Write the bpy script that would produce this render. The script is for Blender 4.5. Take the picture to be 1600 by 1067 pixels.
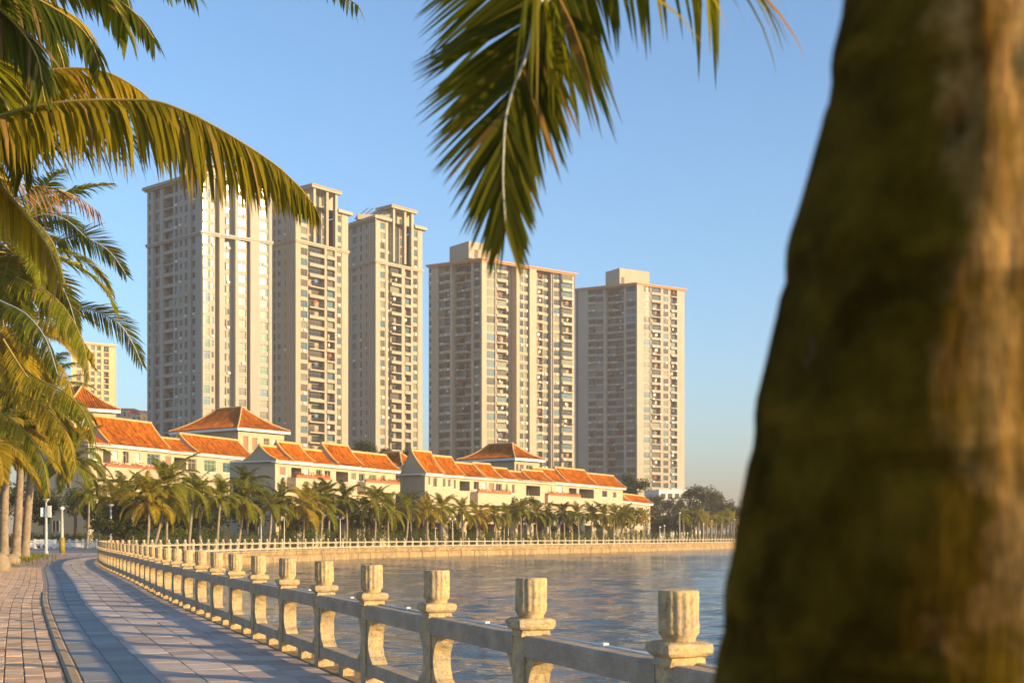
import bpy, math, random
from mathutils import Vector, Matrix, noise as mnoise
R = math.radians
rnd = random.Random(7)
scene = bpy.context.scene
for o in list(bpy.data.objects):
    bpy.data.objects.remove(o)
C = scene.collection

# ------------------------------------------------------------------ camera, light, exposure
HC, F, YH, CX = 1.48, 2000.0, 837.0, 800.0
cam_d = bpy.data.cameras.new('camera'); cam = bpy.data.objects.new('camera', cam_d); C.objects.link(cam)
cam.location = (0, 0, HC); cam.rotation_euler = (R(90), 0, 0)
cam_d.sensor_width = 36; cam_d.lens = 45; cam_d.shift_y = (YH - 533.5) / 1600
cam_d.clip_start = 0.1; cam_d.clip_end = 20000
cam_d.dof.use_dof = True; cam_d.dof.focus_distance = 18.0; cam_d.dof.aperture_fstop = 3.8
scene.camera = cam

SUN_EL, SUN_AZ = 13.5, 116.0            # azimuth clockwise from +Y
w = bpy.data.worlds.new('World'); scene.world = w; w.use_nodes = True
nt = w.node_tree; bg = nt.nodes['Background']
sky = nt.nodes.new('ShaderNodeTexSky'); sky.sky_type = 'NISHITA'; sky.sun_disc = False
sky.sun_elevation = R(SUN_EL); sky.sun_rotation = R(SUN_AZ)
sky.air_density = 1.0; sky.dust_density = 1.3; sky.ozone_density = 3.6; sky.altitude = 0
tn_ = nt.nodes.new('ShaderNodeMix'); tn_.data_type = 'RGBA'; tn_.blend_type = 'MULTIPLY'; tn_.inputs[0].default_value = 1.0; tn_.inputs[7].default_value = (.96, 1.06, 1.07, 1)
nt.links.new(sky.outputs[0], tn_.inputs[6]); nt.links.new(tn_.outputs[2], bg.inputs[0]); bg.inputs[1].default_value = 0.14
sun_d = bpy.data.lights.new('sun', 'SUN'); sun = bpy.data.objects.new('sun', sun_d); C.objects.link(sun)
sun_d.energy = 5.0; sun_d.color = (1.0, 0.69, 0.33); sun_d.angle = R(0.6)
sdir = Vector((math.sin(R(SUN_AZ)) * math.cos(R(SUN_EL)), math.cos(R(SUN_AZ)) * math.cos(R(SUN_EL)), math.sin(R(SUN_EL))))
sun.rotation_euler = sdir.to_track_quat('Z', 'Y').to_euler()
scene.view_settings.view_transform = 'Standard'; scene.view_settings.look = 'None'
scene.view_settings.exposure = 1.02; scene.view_settings.gamma = 1.0; scene.view_settings.use_curve_mapping = False
scene.render.engine = 'CYCLES'
scene.cycles.max_bounces = 6; scene.cycles.transparent_max_bounces = 6

# ------------------------------------------------------------------ helpers
def V(*a): return Vector(a)
def at(px, z, py=None, Z=None):
    """world point for a picture position at distance z (py or an absolute height Z)"""
    return Vector(((px - CX) / F * z, z, HC - (py - YH) / F * z if py is not None else (Z or 0.0)))

def tag(o, label=None, cat=None, group=None, kind=None):
    if label: o['label'] = label
    if cat: o['category'] = cat
    if group: o['group'] = group
    if kind: o['kind'] = kind
    return o

def empty(name, loc=(0, 0, 0), rz=0.0):
    o = bpy.data.objects.new(name, None); C.objects.link(o); o.location = loc; o.rotation_euler = (0, 0, rz)
    o.empty_display_size = 0.3
    return o

def inst(name, mesh, parent=None, loc=(0, 0, 0), rot=(0, 0, 0), scale=(1, 1, 1)):
    o = bpy.data.objects.new(name, mesh); C.objects.link(o)
    o.location = loc; o.rotation_euler = rot; o.scale = scale
    if parent: o.parent = parent
    return o

class MB:
    def __init__(s): s.v = []; s.f = []; s.m = []; s.t = []; s.sm = []
    def face(s, idx, m=0, t=0.5, smooth=False): s.f.append(idx); s.m.append(m); s.t.append(t); s.sm.append(smooth)
    def poly(s, pts, m=0, t=0.5):
        b = len(s.v); s.v += [tuple(p) for p in pts]; s.face(tuple(range(b, b + len(pts))), m, t)
    def box(s, o, ux, uy, uz, m=0, t=0.5):
        """box from corner o with edge vectors"""
        o, ux, uy, uz = map(Vector, (o, ux, uy, uz))
        b = len(s.v)
        for p in (o, o + ux, o + ux + uy, o + uy, o + uz, o + ux + uz, o + ux + uy + uz, o + uy + uz): s.v.append(tuple(p))
        flip = ux.cross(uy).dot(uz) < 0
        for q in ((3, 2, 1, 0), (4, 5, 6, 7), (0, 1, 5, 4), (1, 2, 6, 5), (2, 3, 7, 6), (3, 0, 4, 7)):
            q = tuple(b + i for i in q)
            s.face(q[::-1] if flip else q, m, t)
    def cbox(s, c, sx, sy, sz, m=0, t=0.5, rz=0.0):
        x = Vector((math.cos(rz), math.sin(rz), 0)); y = Vector((-math.sin(rz), math.cos(rz), 0))
        s.box(Vector(c) - x * sx / 2 - y * sy / 2, x * sx, y * sy, (0, 0, sz), m, t)
    def chbox(s, c, sx, sy, z0, z1, ch, m=0, t=0.5, rz=0.0):
        """box with a chamfered top"""
        x = Vector((math.cos(rz), math.sin(rz), 0)); y = Vector((-math.sin(rz), math.cos(rz), 0)); c = Vector(c)
        rings = [(z0, 0), (z1 - ch, 0), (z1, ch)]
        b = len(s.v)
        for z, i in rings:
            for a, d in ((-1, -1), (1, -1), (1, 1), (-1, 1)):
                p = c + x * a * (sx / 2 - i) + y * d * (sy / 2 - i); s.v.append((p.x, p.y, z))
        for k in range(2):
            for i in range(4):
                j = (i + 1) % 4
                s.face((b + 4 * k + i, b + 4 * k + j, b + 4 * k + 4 + j, b + 4 * k + 4 + i), m, t)
        s.face((b + 8, b + 9, b + 10, b + 11), m, t)
    def tube(s, pts, rad, n=8, m=0, t=0.5, cap=True, smooth=True, rfun=None):
        b = len(s.v); pts = [Vector(p) for p in pts]
        for i, p in enumerate(pts):
            d = (pts[min(i + 1, len(pts) - 1)] - pts[max(i - 1, 0)]).normalized()
            a = d.cross(Vector((0, 1, 0)) if abs(d.y) < 0.9 else Vector((1, 0, 0))).normalized(); e = d.cross(a).normalized()
            for k in range(n):
                an = 2 * math.pi * k / n; r = rad[i] * (rfun(i, k) if rfun else 1)
                s.v.append(tuple(p + (a * math.cos(an) + e * math.sin(an)) * r))
        for i in range(len(pts) - 1):
            for k in range(n):
                j = (k + 1) % n
                s.face((b + i * n + k, b + i * n + j, b + i * n + n + j, b + i * n + n + k), m, t, smooth)
        if cap:
            s.face(tuple(b + k for k in range(n))[::-1], m, t); s.face(tuple(b + (len(pts) - 1) * n + k for k in range(n)), m, t)
    def mesh(s, name, mats, fix=False):
        me = bpy.data.meshes.new(name); me.from_pydata(s.v, [], s.f)
        if not isinstance(mats, (list, tuple)): mats = [mats]
        for m in mats: me.materials.append(m)
        if len(mats) > 1: me.polygons.foreach_set('material_index', s.m)
        me.polygons.foreach_set('use_smooth', s.sm)
        if any(abs(t - 0.5) > 1e-6 for t in s.t):
            a = me.attributes.new('tint', 'FLOAT', 'FACE'); a.data.foreach_set('value', s.t)
        me.update()
        if fix:
            import bmesh
            bm = bmesh.new(); bm.from_mesh(me); bmesh.ops.recalc_face_normals(bm, faces=bm.faces); bm.to_mesh(me); bm.free()
        return me
    def build(s, name, mats, parent=None, loc=(0, 0, 0), fix=False):
        return inst(name, s.mesh(name, mats, fix), parent, loc)

# ------------------------------------------------------------------ materials
def mat(name, col, rough=0.8, var=0.0, scale=5.0, bump=0.0, bscale=30.0, col2=None, metal=0.0, spec=0.3, tint=0.0, objr=0.0,
        streak=0.0, detail=6.0, bdist=0.02, coat=0.0, speck=0.0, speck_scale=60.0):
    m = bpy.data.materials.new(name); m.use_nodes = True
    n = m.node_tree.nodes; l = m.node_tree.links; p = n['Principled BSDF']
    p.inputs['Roughness'].default_value = rough; p.inputs['Metallic'].default_value = metal
    p.inputs['Specular IOR Level'].default_value = spec
    if coat: p.inputs['Coat Weight'].default_value = coat
    base = n.new('ShaderNodeRGB'); base.outputs[0].default_value = (*col, 1); out = base.outputs[0]
    tc = n.new('ShaderNodeTexCoord'); ge = n.new('ShaderNodeNewGeometry')
    def ns(sc, det=detail, src=None, rough_=0.6):
        t = n.new('ShaderNodeTexNoise'); t.inputs['Scale'].default_value = sc; t.inputs['Detail'].default_value = det
        t.inputs['Roughness'].default_value = rough_
        l.new(src or ge.outputs['Position'], t.inputs['Vector']); return t.outputs['Fac']
    def mr(src, a, b, c, d):
        q = n.new('ShaderNodeMapRange'); l.new(src, q.inputs[0])
        for i, v in enumerate((a, b, c, d)): q.inputs[i + 1].default_value = v
        return q.outputs[0]
    def mix(a, b, fac, mode='MIX'):
        q = n.new('ShaderNodeMix'); q.data_type = 'RGBA'; q.blend_type = mode
        for src, i in ((fac, 0), (a, 6), (b, 7)):
            if hasattr(src, 'links'): l.new(src, q.inputs[i])
            else: q.inputs[i].default_value = src
        return q.outputs[2]
    if col2 is not None:
        out = mix(out, (*col2, 1), mr(ns(scale), 0.38, 0.62, 0, 1))
    hs = None
    def bright(src_out, fac_out):
        q = n.new('ShaderNodeHueSaturation'); l.new(src_out, q.inputs['Color']); l.new(fac_out, q.inputs['Value']); return q.outputs[0]
    if var: out = bright(out, mr(ns(scale * 1.7), 0.25, 0.75, 1 - var, 1 + var))
    if streak:
        mp = n.new('ShaderNodeMapping'); mp.inputs['Scale'].default_value = (1, 1, 0.06); l.new(ge.outputs['Position'], mp.inputs['Vector'])
        out = bright(out, mr(ns(scale * 2.5, 5, mp.outputs[0]), 0.45, 0.75, 1, 1 - streak))
    if speck: out = bright(out, mr(ns(speck_scale, 2), 0.52, 0.72, 1, 1 - speck))
    if tint:
        at_ = n.new('ShaderNodeAttribute'); at_.attribute_name = 'tint'
        oi = n.new('ShaderNodeObjectInfo')
        out = bright(out, mr(at_.outputs['Fac'], 0, 1, 1 - tint, 1 + tint))
    if objr:
        oi = n.new('ShaderNodeObjectInfo'); out = bright(out, mr(oi.outputs['Random'], 0, 1, 1 - objr, 1 + objr))
    l.new(out, p.inputs['Base Color'])
    if bump:
        b = n.new('ShaderNodeBump'); b.inputs['Strength'].default_value = bump; b.inputs['Distance'].default_value = bdist
        l.new(ns(bscale, 5), b.inputs['Height']); l.new(b.outputs[0], p.inputs['Normal'])
    return m

def leaf_mat(name, col, tcol, var=0.35, tr=0.45, rough=0.6, dead=None, objr=0.15, hue=0.03):
    m = bpy.data.materials.new(name); m.use_nodes = True
    n = m.node_tree.nodes; l = m.node_tree.links; p = n['Principled BSDF']; p.inputs['Roughness'].default_value = rough
    p.inputs['Specular IOR Level'].default_value = 0.08
    at_ = n.new('ShaderNodeAttribute'); at_.attribute_name = 'tint'; oi = n.new('ShaderNodeObjectInfo')
    ad = n.new('ShaderNodeMath'); ad.operation = 'ADD'; l.new(at_.outputs['Fac'], ad.inputs[0])
    mo = n.new('ShaderNodeMath'); mo.operation = 'MULTIPLY_ADD'; l.new(oi.outputs['Random'], mo.inputs[0]); mo.inputs[1].default_value = objr * 2; mo.inputs[2].default_value = -objr
    l.new(mo.outputs[0], ad.inputs[1])
    def branch(c):
        rp = n.new('ShaderNodeValToRGB'); l.new(ad.outputs[0], rp.inputs[0]); e = rp.color_ramp.elements
        e[0].position = 0.0; e[0].color = (*[x * (1 - var) for x in c], 1)
        e[1].position = 0.8; e[1].color = (c[0] * (1 + var) * 1.25, c[1] * (1 + var), c[2] * (1 + var * .5), 1)
        if dead:
            k = rp.color_ramp.elements.new(0.97); k.color = (*[x * (1.0 if c is col else 1.6) for x in dead], 1)
        return rp.outputs[0]
    l.new(branch(col), p.inputs['Base Color'])
    t = n.new('ShaderNodeBsdfTranslucent'); l.new(branch(tcol), t.inputs['Color'])
    mx = n.new('ShaderNodeMixShader'); mx.inputs[0].default_value = tr
    l.new(p.outputs[0], mx.inputs[1]); l.new(t.outputs[0], mx.inputs[2]); l.new(mx.outputs[0], n['Material Output'].inputs['Surface'])
    return m

M = {}
M['stone'] = mat('carved_granite', (.55, .39, .185), .85, .22, 9, .6, 45, col2=(.38, .31, .20), speck=.45, speck_scale=40, bdist=.012)
M['stone_rail'] = mat('rail_granite', (.43, .34, .235),   .8, .2, 3, .4, 50, col2=(.33, .26, .18), speck=.3, speck_scale=60)
M['stone_far'] = mat('pale_balustrade_stone', (.44, .37, .25), .85, .2, 1.2, .2, 10)
M['seawall'] = mat('seawall_stone', (.40, .28, .14), .9, .3, .8, .6, 6, col2=(.27, .19, .10), streak=.25, bdist=.05)
M['slab_pink'] = mat('pink_paving', (.44, .37, .32), .8, .12, 1.5, .35, 25, tint=.22, objr=.14, col2=(.42, .33, .27))
M['slab_grey'] = mat('grey_paving', (.24, .24, .235), .75, .12, 1.5, .3, 25, tint=.18, objr=.16)
M['brick'] = mat('terracotta_brick', (.60, .37, .21), .85, .15, 2.5, .4, 30, tint=.2, objr=.18, col2=(.50, .37, .25))
M['joint'] = mat('sandy_joint', (.34, .27, .21), .95, .2, 3, .4, 40)
M['kerb'] = mat('kerb_stone', (.34, .25, .15), .85, .18, 2, .4, 20, objr=.12)
M['earth'] = mat('dark_earth', (.07, .065, .03), .95, .3, .5, .5, 5, col2=(.05, .07, .02))
M['plaza'] = mat('plaza_paving', (.36, .31, .27), .85, .12, .7, .2, 8)
M['prom'] = mat('promenade_brick', (.38, .26, .19), .85, .16, 1.5, .3, 9)
M['wall_cream'] = mat('cream_tower_wall', (.37, .315, .235), .8, .06, .15, .1, 3, streak=.10)
M['wall_pale'] = mat('pale_tower_wall', (.37, .335, .28), .8, .06, .15, .1, 3, streak=.12)
M['wall_buff'] = mat('buff_tower_wall', (.43, .36, .265), .8, .08, .15, .1, 3, streak=.18)
M['wall_grey'] = mat('grey_tower_wall', (.39, .345, .28), .8, .08, .15, .1, 3, streak=.16)
M['wall_gold'] = mat('golden_tower_wall', (.58, .42, .22), .8, .08, .15, .1, 3)
M['trim'] = mat('orange_cornice', (.55, .27, .14), .8, .1, .5)
M['dark_roof'] = mat('dark_roof_frame', (.10, .09, .08), .7)
M['villa'] = mat('villa_render', (.47, .385, .26), .85, .08, .4, .1, 6, streak=.10)
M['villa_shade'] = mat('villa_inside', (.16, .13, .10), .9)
M['white'] = mat('white_paint', (.78, .76, .70), .6, .04, 2)
M['tile'] = mat('orange_roof_tile', (.46, .135, .003), .8, .22, 2.2, .5, 14, spec=.08, objr=.08, col2=(.33, .08, .002), bdist=.06, tint=.45)
M['ridge'] = mat('ridge_tile', (.55, .36, .14), .75, .15, 2)
M['planter'] = mat('terracotta_planter', (.42, .12, .05), .75, .1, 3)
M['frame'] = mat('window_frame', (.20, .18, .15), .5)
M['frame_w'] = mat('white_window_frame', (.44, .42, .36), .5)
M['glass_dark'] = mat('dark_window_glass', (.025, .028, .028), .06, spec=.35)
M['glass_mid'] = mat('curtained_window_glass', (.085, .07, .05), .12, spec=.3, objr=.4)
M['glass_blue'] = mat('bluish_window_glass', (.06, .12, .14), .08, spec=.55, objr=.3)
M['glass_green'] = mat('green_tinted_glass', (.10, .17, .11), .1, spec=.4, objr=.15)
M['glass_pale'] = mat('pale_blind_glass', (.20, .20, .12), .1, spec=.4, objr=.2)
M['shutter'] = mat('brown_shutter', (.30, .16, .09), .7, .1, 3)
M['iron'] = mat('dark_railing_iron', (.06, .05, .05), .5, metal=.4)
M['ac'] = mat('white_machine_case', (.66, .64, .58), .6)
M['cloth_r'] = mat('red_cloth', (.42, .08, .05), .9, objr=.3)
M['cloth_b'] = mat('blue_cloth', (.10, .18, .32), .9, objr=.3)
M['bark_palm'] = mat('ringed_palm_bark', (.30, .24, .17), .9, .25, 3, .6, 12, col2=(.22, .17, .12), bdist=.03)
M['bark_tree'] = mat('tree_bark', (.16, .12, .08), .9, .3, 4, .6, 10)
M['leaf'] = leaf_mat('coconut_leaf', (.125, .16, .009), (.42, .46, .02), dead=(.26, .17, .07))
M['leaf_gold'] = leaf_mat('yellowing_coconut_leaf', (.25, .225, .015), (.54, .49, .03), dead=(.30, .19, .06), tr=.5)
M['leaf_dark'] = leaf_mat('deep_green_coconut_leaf', (.05, .075, .009), (.22, .27, .015), tr=.35, dead=(.22, .14, .06))
M['leaf_mid'] = leaf_mat('olive_coconut_leaf', (.055, .07, .006), (.26, .28, .012), dead=(.26, .15, .04), objr=.0)
M['leaf_sunny'] = leaf_mat('sunny_coconut_leaf', (.17, .165, .011), (.46, .42, .02), dead=(.32, .2, .06), objr=.0)
M['leaf_dry'] = leaf_mat('dry_brown_leaf', (.26, .17, .09), (.30, .18, .07), tr=.3)
M['rachis'] = mat('frond_stalk', (.34, .25, .06), .6, .15, 5)
M['rachis_pale'] = mat('pale_frond_stalk', (.46, .46, .40), .6, .1, 5)
M['bush'] = leaf_mat('broad_leaf', (.035, .055, .015), (.08, .11, .02), tr=.25)
M['bush_far'] = leaf_mat('hazed_broad_leaf', (.055, .07, .03), (.10, .12, .03), tr=.25)  # paler, greyer leaf: distance haze put into the colour
M['hedge'] = leaf_mat('hedge_leaf', (.05, .085, .015), (.14, .18, .02), tr=.25)
M['grass'] = leaf_mat('grass_blade', (.10, .12, .02), (.22, .22, .03), tr=.3)
M['rock'] = mat('pale_boulder', (.27, .21, .14), .9, .2, 4, .6, 18)
M['lamp'] = mat('lamp_post_paint', (.42, .40, .37), .45, .06, 4)
M['lamp_glass'] = mat('frosted_lamp_glass', (.75, .75, .72), .25)
M['sign_blue'] = mat('pale_blue_sign', (.42, .55, .62), .4)
M['olive'] = mat('olive_wrap', (.28, .20, .03), .6)
M['coconut'] = mat('orange_coconut', (.45, .22, .04), .6, .2, 6)

# foreground trunk bark
def bark_near():
    m = mat('moss_shade_palm_bark', (.20, .15, .085), 1.0, spec=.03)
    n = m.node_tree.nodes; l = m.node_tree.links; p = n['Principled BSDF']
    ge = n.new('ShaderNodeNewGeometry')
    def noise(sc, vec=None, det=6):
        t = n.new('ShaderNodeTexNoise'); t.inputs['Scale'].default_value = sc; t.inputs['Detail'].default_value = det; t.inputs['Roughness'].default_value = .65
        l.new(vec or ge.outputs['Position'], t.inputs['Vector']); return t.outputs['Fac']
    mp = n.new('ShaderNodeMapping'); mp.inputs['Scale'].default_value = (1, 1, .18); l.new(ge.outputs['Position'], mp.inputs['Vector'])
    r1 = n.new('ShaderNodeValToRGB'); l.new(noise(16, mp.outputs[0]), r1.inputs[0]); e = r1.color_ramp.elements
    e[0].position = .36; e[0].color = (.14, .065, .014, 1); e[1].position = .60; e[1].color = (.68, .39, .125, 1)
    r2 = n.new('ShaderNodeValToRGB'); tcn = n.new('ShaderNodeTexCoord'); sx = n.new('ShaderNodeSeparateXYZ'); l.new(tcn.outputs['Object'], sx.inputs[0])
    ma = n.new('ShaderNodeMath'); ma.operation = 'MULTIPLY_ADD'; l.new(sx.outputs[0], ma.inputs[0]); ma.inputs[1].default_value = -1.7; ad_ = n.new('ShaderNodeMath'); ad_.operation = 'SUBTRACT'; l.new(noise(4.5), ad_.inputs[0]); ad_.inputs[1].default_value = .02; l.new(ad_.outputs[0], ma.inputs[2])  # moss mask weighted to one side, painting the trunk's shade into the bark colour
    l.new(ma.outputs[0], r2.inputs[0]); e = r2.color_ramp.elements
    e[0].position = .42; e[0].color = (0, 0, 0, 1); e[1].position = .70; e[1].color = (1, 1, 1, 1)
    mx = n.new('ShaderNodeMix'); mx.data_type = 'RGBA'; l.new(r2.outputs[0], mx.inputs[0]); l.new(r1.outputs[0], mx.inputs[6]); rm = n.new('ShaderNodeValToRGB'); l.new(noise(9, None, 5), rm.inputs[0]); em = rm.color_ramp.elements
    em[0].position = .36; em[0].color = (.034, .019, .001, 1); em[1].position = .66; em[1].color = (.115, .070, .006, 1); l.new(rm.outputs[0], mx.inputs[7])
    r3 = n.new('ShaderNodeValToRGB'); l.new(noise(11), r3.inputs[0]); e = r3.color_ramp.elements
    e[0].position = .66; e[0].color = (0, 0, 0, 1); e[1].position = .76; e[1].color = (.3, .3, .3, 1)
    mx2 = n.new('ShaderNodeMix'); mx2.data_type = 'RGBA'; l.new(r3.outputs[0], mx2.inputs[0]); l.new(mx.outputs[2], mx2.inputs[6]); mx2.inputs[7].default_value = (.19, .17, .13, 1)
    l.new(mx2.outputs[2], p.inputs['Base Color'])
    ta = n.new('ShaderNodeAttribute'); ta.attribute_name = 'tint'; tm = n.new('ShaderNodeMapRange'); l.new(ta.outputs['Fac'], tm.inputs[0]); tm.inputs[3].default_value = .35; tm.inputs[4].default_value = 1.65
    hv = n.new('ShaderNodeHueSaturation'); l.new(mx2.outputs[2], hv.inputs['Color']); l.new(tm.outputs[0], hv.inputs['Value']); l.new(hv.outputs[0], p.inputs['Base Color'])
    b = n.new('ShaderNodeBump'); b.inputs['Strength'].default_value = .8; b.inputs['Distance'].default_value = .02
    l.new(noise(28, mp.outputs[0]), b.inputs['Height']); l.new(b.outputs[0], p.inputs['Normal'])
    return m
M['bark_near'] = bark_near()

def water_mat():
    m = bpy.data.materials.new('bay_water'); m.use_nodes = True
    n = m.node_tree.nodes; l = m.node_tree.links; p = n['Principled BSDF']
    p.inputs['Base Color'].default_value = (.075, .095, .09, 1); p.inputs['Roughness'].default_value = .07
    p.inputs['IOR'].default_value = 1.333; p.inputs['Specular IOR Level'].default_value = .5
    ge = n.new('ShaderNodeNewGeometry')
    mp = n.new('ShaderNodeMapping'); mp.inputs['Scale'].default_value = (.6, 1.3, 1); mp.inputs['Rotation'].default_value = (0, 0, R(12)); l.new(ge.outputs['Position'], mp.inputs['Vector'])
    prev = None
    for sc, dist, st, det in ((.9, .16, 1, 3), (3.4, .05, 1, 3)):
        t = n.new('ShaderNodeTexNoise'); t.inputs['Scale'].default_value = sc; t.inputs['Detail'].default_value = det; t.inputs['Roughness'].default_value = .55
        l.new(mp.outputs[0], t.inputs['Vector'])
        b = n.new('ShaderNodeBump'); b.inputs['Strength'].default_value = st; b.inputs['Distance'].default_value = dist
        l.new(t.outputs['Fac'], b.inputs['Height'])
        if prev: l.new(prev.outputs[0], b.inputs['Normal'])
        prev = b
    l.new(prev.outputs[0], p.inputs['Normal'])
    return m
M['water'] = water_mat()

# ------------------------------------------------------------------ the shore curve
CP = [(60, -120), (14, -28), (3.5, 0), (.88, 6.75), (-2.12, 14.5), (-4.3, 20.1), (-8.0, 29.8),
      (-11.7, 40), (-15.4, 50), (-19.1, 60), (-23.2, 72), (-26, 82), (-27.5, 93), (-27, 108), (-25.2, 126), (-21.5, 143), (-16, 160), (-7, 178), (4.9, 197), (18, 218), (33, 248), (51.5, 286), (80, 345), (120, 420), (190, 560), (300, 760)]
def catmull(P, step=0.25):
    out = []
    for i in range(1, len(P) - 2):
        p0, p1, p2, p3 = (Vector(p).to_3d() for p in P[i - 1:i + 3])
        n = max(2, int((p2 - p1).length / step))
        for k in range(n):
            t = k / n
            out.append(0.5 * ((2 * p1) + (p2 - p0) * t + (2 * p0 - 5 * p1 + 4 * p2 - p3) * t * t + (-p0 + 3 * p1 - 3 * p2 + p3) * t ** 3))
    return out
CV = catmull(CP)
CS = [0.0]
for a_, b_ in zip(CV, CV[1:]): CS.append(CS[-1] + (b_ - a_).length)
import bisect
def cpos(s):
    i = min(max(bisect.bisect_right(CS, s) - 1, 0), len(CV) - 2); f = (s - CS[i]) / (CS[i + 1] - CS[i])
    return CV[i].lerp(CV[i + 1], f)
def ctan(s): return (cpos(s + 1.6) - cpos(s - 1.6)).normalized()
def cst(s, t, z=0.0):
    d = ctan(s); p = cpos(s); return Vector((p.x - d.y * t, p.y + d.x * t, z))   # t > 0 is the land side
def s_near(x, y): return min(zip(CS, CV), key=lambda q: (q[1].x - x) ** 2 + (q[1].y - y) ** 2)[0]
S1 = s_near(.88, 6.75); SC = s_near(-26, 82); SEND = CS[-1]
def s_px(px, t=0.0, smin=None):
    """arc length where the shore (shifted t inland) crosses picture column px, beyond the corner"""
    s = smin if smin is not None else SC + 6
    while s < SEND - 2:
        p = cst(s, t)
        if CX + F * p.x / p.y > px: return s
        s += .5
    return SEND - 2

WZ = -1.24
# ------------------------------------------------------------------ setting: water, land, promenade
mb = MB()
mb.poly([(-400, -400, WZ - .13), (2600, -400, WZ - .13), (2600, 4200, WZ - .13), (-400, 4200, WZ - .13)])
tag(mb.build('bay_water', M['water']), kind='structure')
# wind ripples as real relief on the part of the bay that lies before the promenade
import numpy as np
def ripple_sheet():
    g = np.random.RandomState(4); ny, nx = 620, 520
    ys = 4.0 * (330 / 4.0) ** (np.arange(ny) / (ny - 1)); rx = np.linspace(-.30, .52, nx)
    Y = np.repeat(ys[:, None], nx, 1); X = Y * rx[None, :]
    step = np.maximum(Y * (math.log(330 / 4.0) / (ny - 1)), .02); Z = np.zeros_like(X)
    for lam in (5.2, 3.7, 2.9, 2.2, 1.7, 1.35, 1.05, .85, .68, .52, .42, .33, .26):
        for rep in range(2):
            th = R(g.normal(78, 30)); ph = g.uniform(0, 6.28); A = lam * (.005 if lam > 2.5 else .009) * g.uniform(.7, 1.3)
            fade = np.clip((lam / step - 2.2) / 3.0, 0, 1)
            wob = 1.2 * np.sin(X * .13 + ph) + 1.1 * np.sin(Y * .09 + 2 * ph); patch = .65 + .35 * np.sin(X * .17 + Y * .11 * (1 + rep) + ph * 2)
            Z += fade * A * patch * np.sin(2 * math.pi / lam * (X * math.cos(th) + Y * math.sin(th)) + ph + wob)
    Z[0, :] -= .13; Z[-1, :] -= .13; Z[:, 0] -= .13; Z[:, -1] -= .13
    co = np.stack([X, Y, Z + WZ], -1).reshape(-1, 3); i = np.arange((ny - 1) * nx).reshape(ny - 1, nx)[:, :-1].ravel()
    f = np.stack([i, i + 1, i + nx + 1, i + nx], -1)
    me = bpy.data.meshes.new('water_ripples'); me.vertices.add(len(co)); me.vertices.foreach_set('co', co.ravel())
    me.loops.add(f.size); me.loops.foreach_set('vertex_index', f.ravel()); me.polygons.add(len(f))
    me.polygons.foreach_set('loop_start', np.arange(0, f.size, 4)); me.polygons.foreach_set('use_smooth', np.ones(len(f), bool)); me.update(calc_edges=True); me.materials.append(M['water'])
    return tag(inst('water_ripples', me), kind='structure')
ripple_sheet()
mb = MB(); n_ = 260
ss = [SEND * i / n_ for i in range(n_ + 1)]
far = lambda p: Vector((-6000 + p.x, p.y * 1.0, 0))
b0 = 0
for s in ss:
    p = cst(s, 0.15, -.03); mb.v.append(tuple(p)); mb.v.append((-2400, p.y - (200 if s == 0 else 0), -.03))
for i in range(n_): mb.face((2 * i, 2 * i + 2, 2 * i + 3, 2 * i + 1))
e = cst(SEND, 0.15, -.03)
mb.poly([tuple(e), (1500, 4100, -.03), (-2400, 4100, -.03), (-2400, e.y, -.03)])
tag(mb.build('ground', M['earth'], fix=True), kind='structure')
def strip(name, mt, s0, s1, t0, t1, z, ds=1.0, kind='structure', thick=0.0):
    mb = MB(); n = max(2, int((s1 - s0) / ds))
    for i in range(n + 1):
        s = s0 + (s1 - s0) * i / n
        mb.v.append(tuple(cst(s, t0, z))); mb.v.append(tuple(cst(s, t1, z)))
        if i: k = 2 * i; mb.face((k - 2, k, k + 1, k - 1))
    return tag(mb.build(name, mt, fix=False), kind=kind)
SGEO = s_near(-15.4, 50)
strip('promenade', M['prom'], 0, SEND - 5, 2.7, 9.5, -.012)
strip('path', M['joint'], 0, SEND - 5, -.02, 2.7, -.010)
mb = MB(); mb.poly([(-34.5, 93, -.006), (-26.5, 108, -.006), (-28, 128, -.006), (-31, 158, -.006), (-75, 158, -.006), (-75, 96, -.006)]); tag(mb.build('plaza_pavement', M['plaza']), kind='structure')

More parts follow.
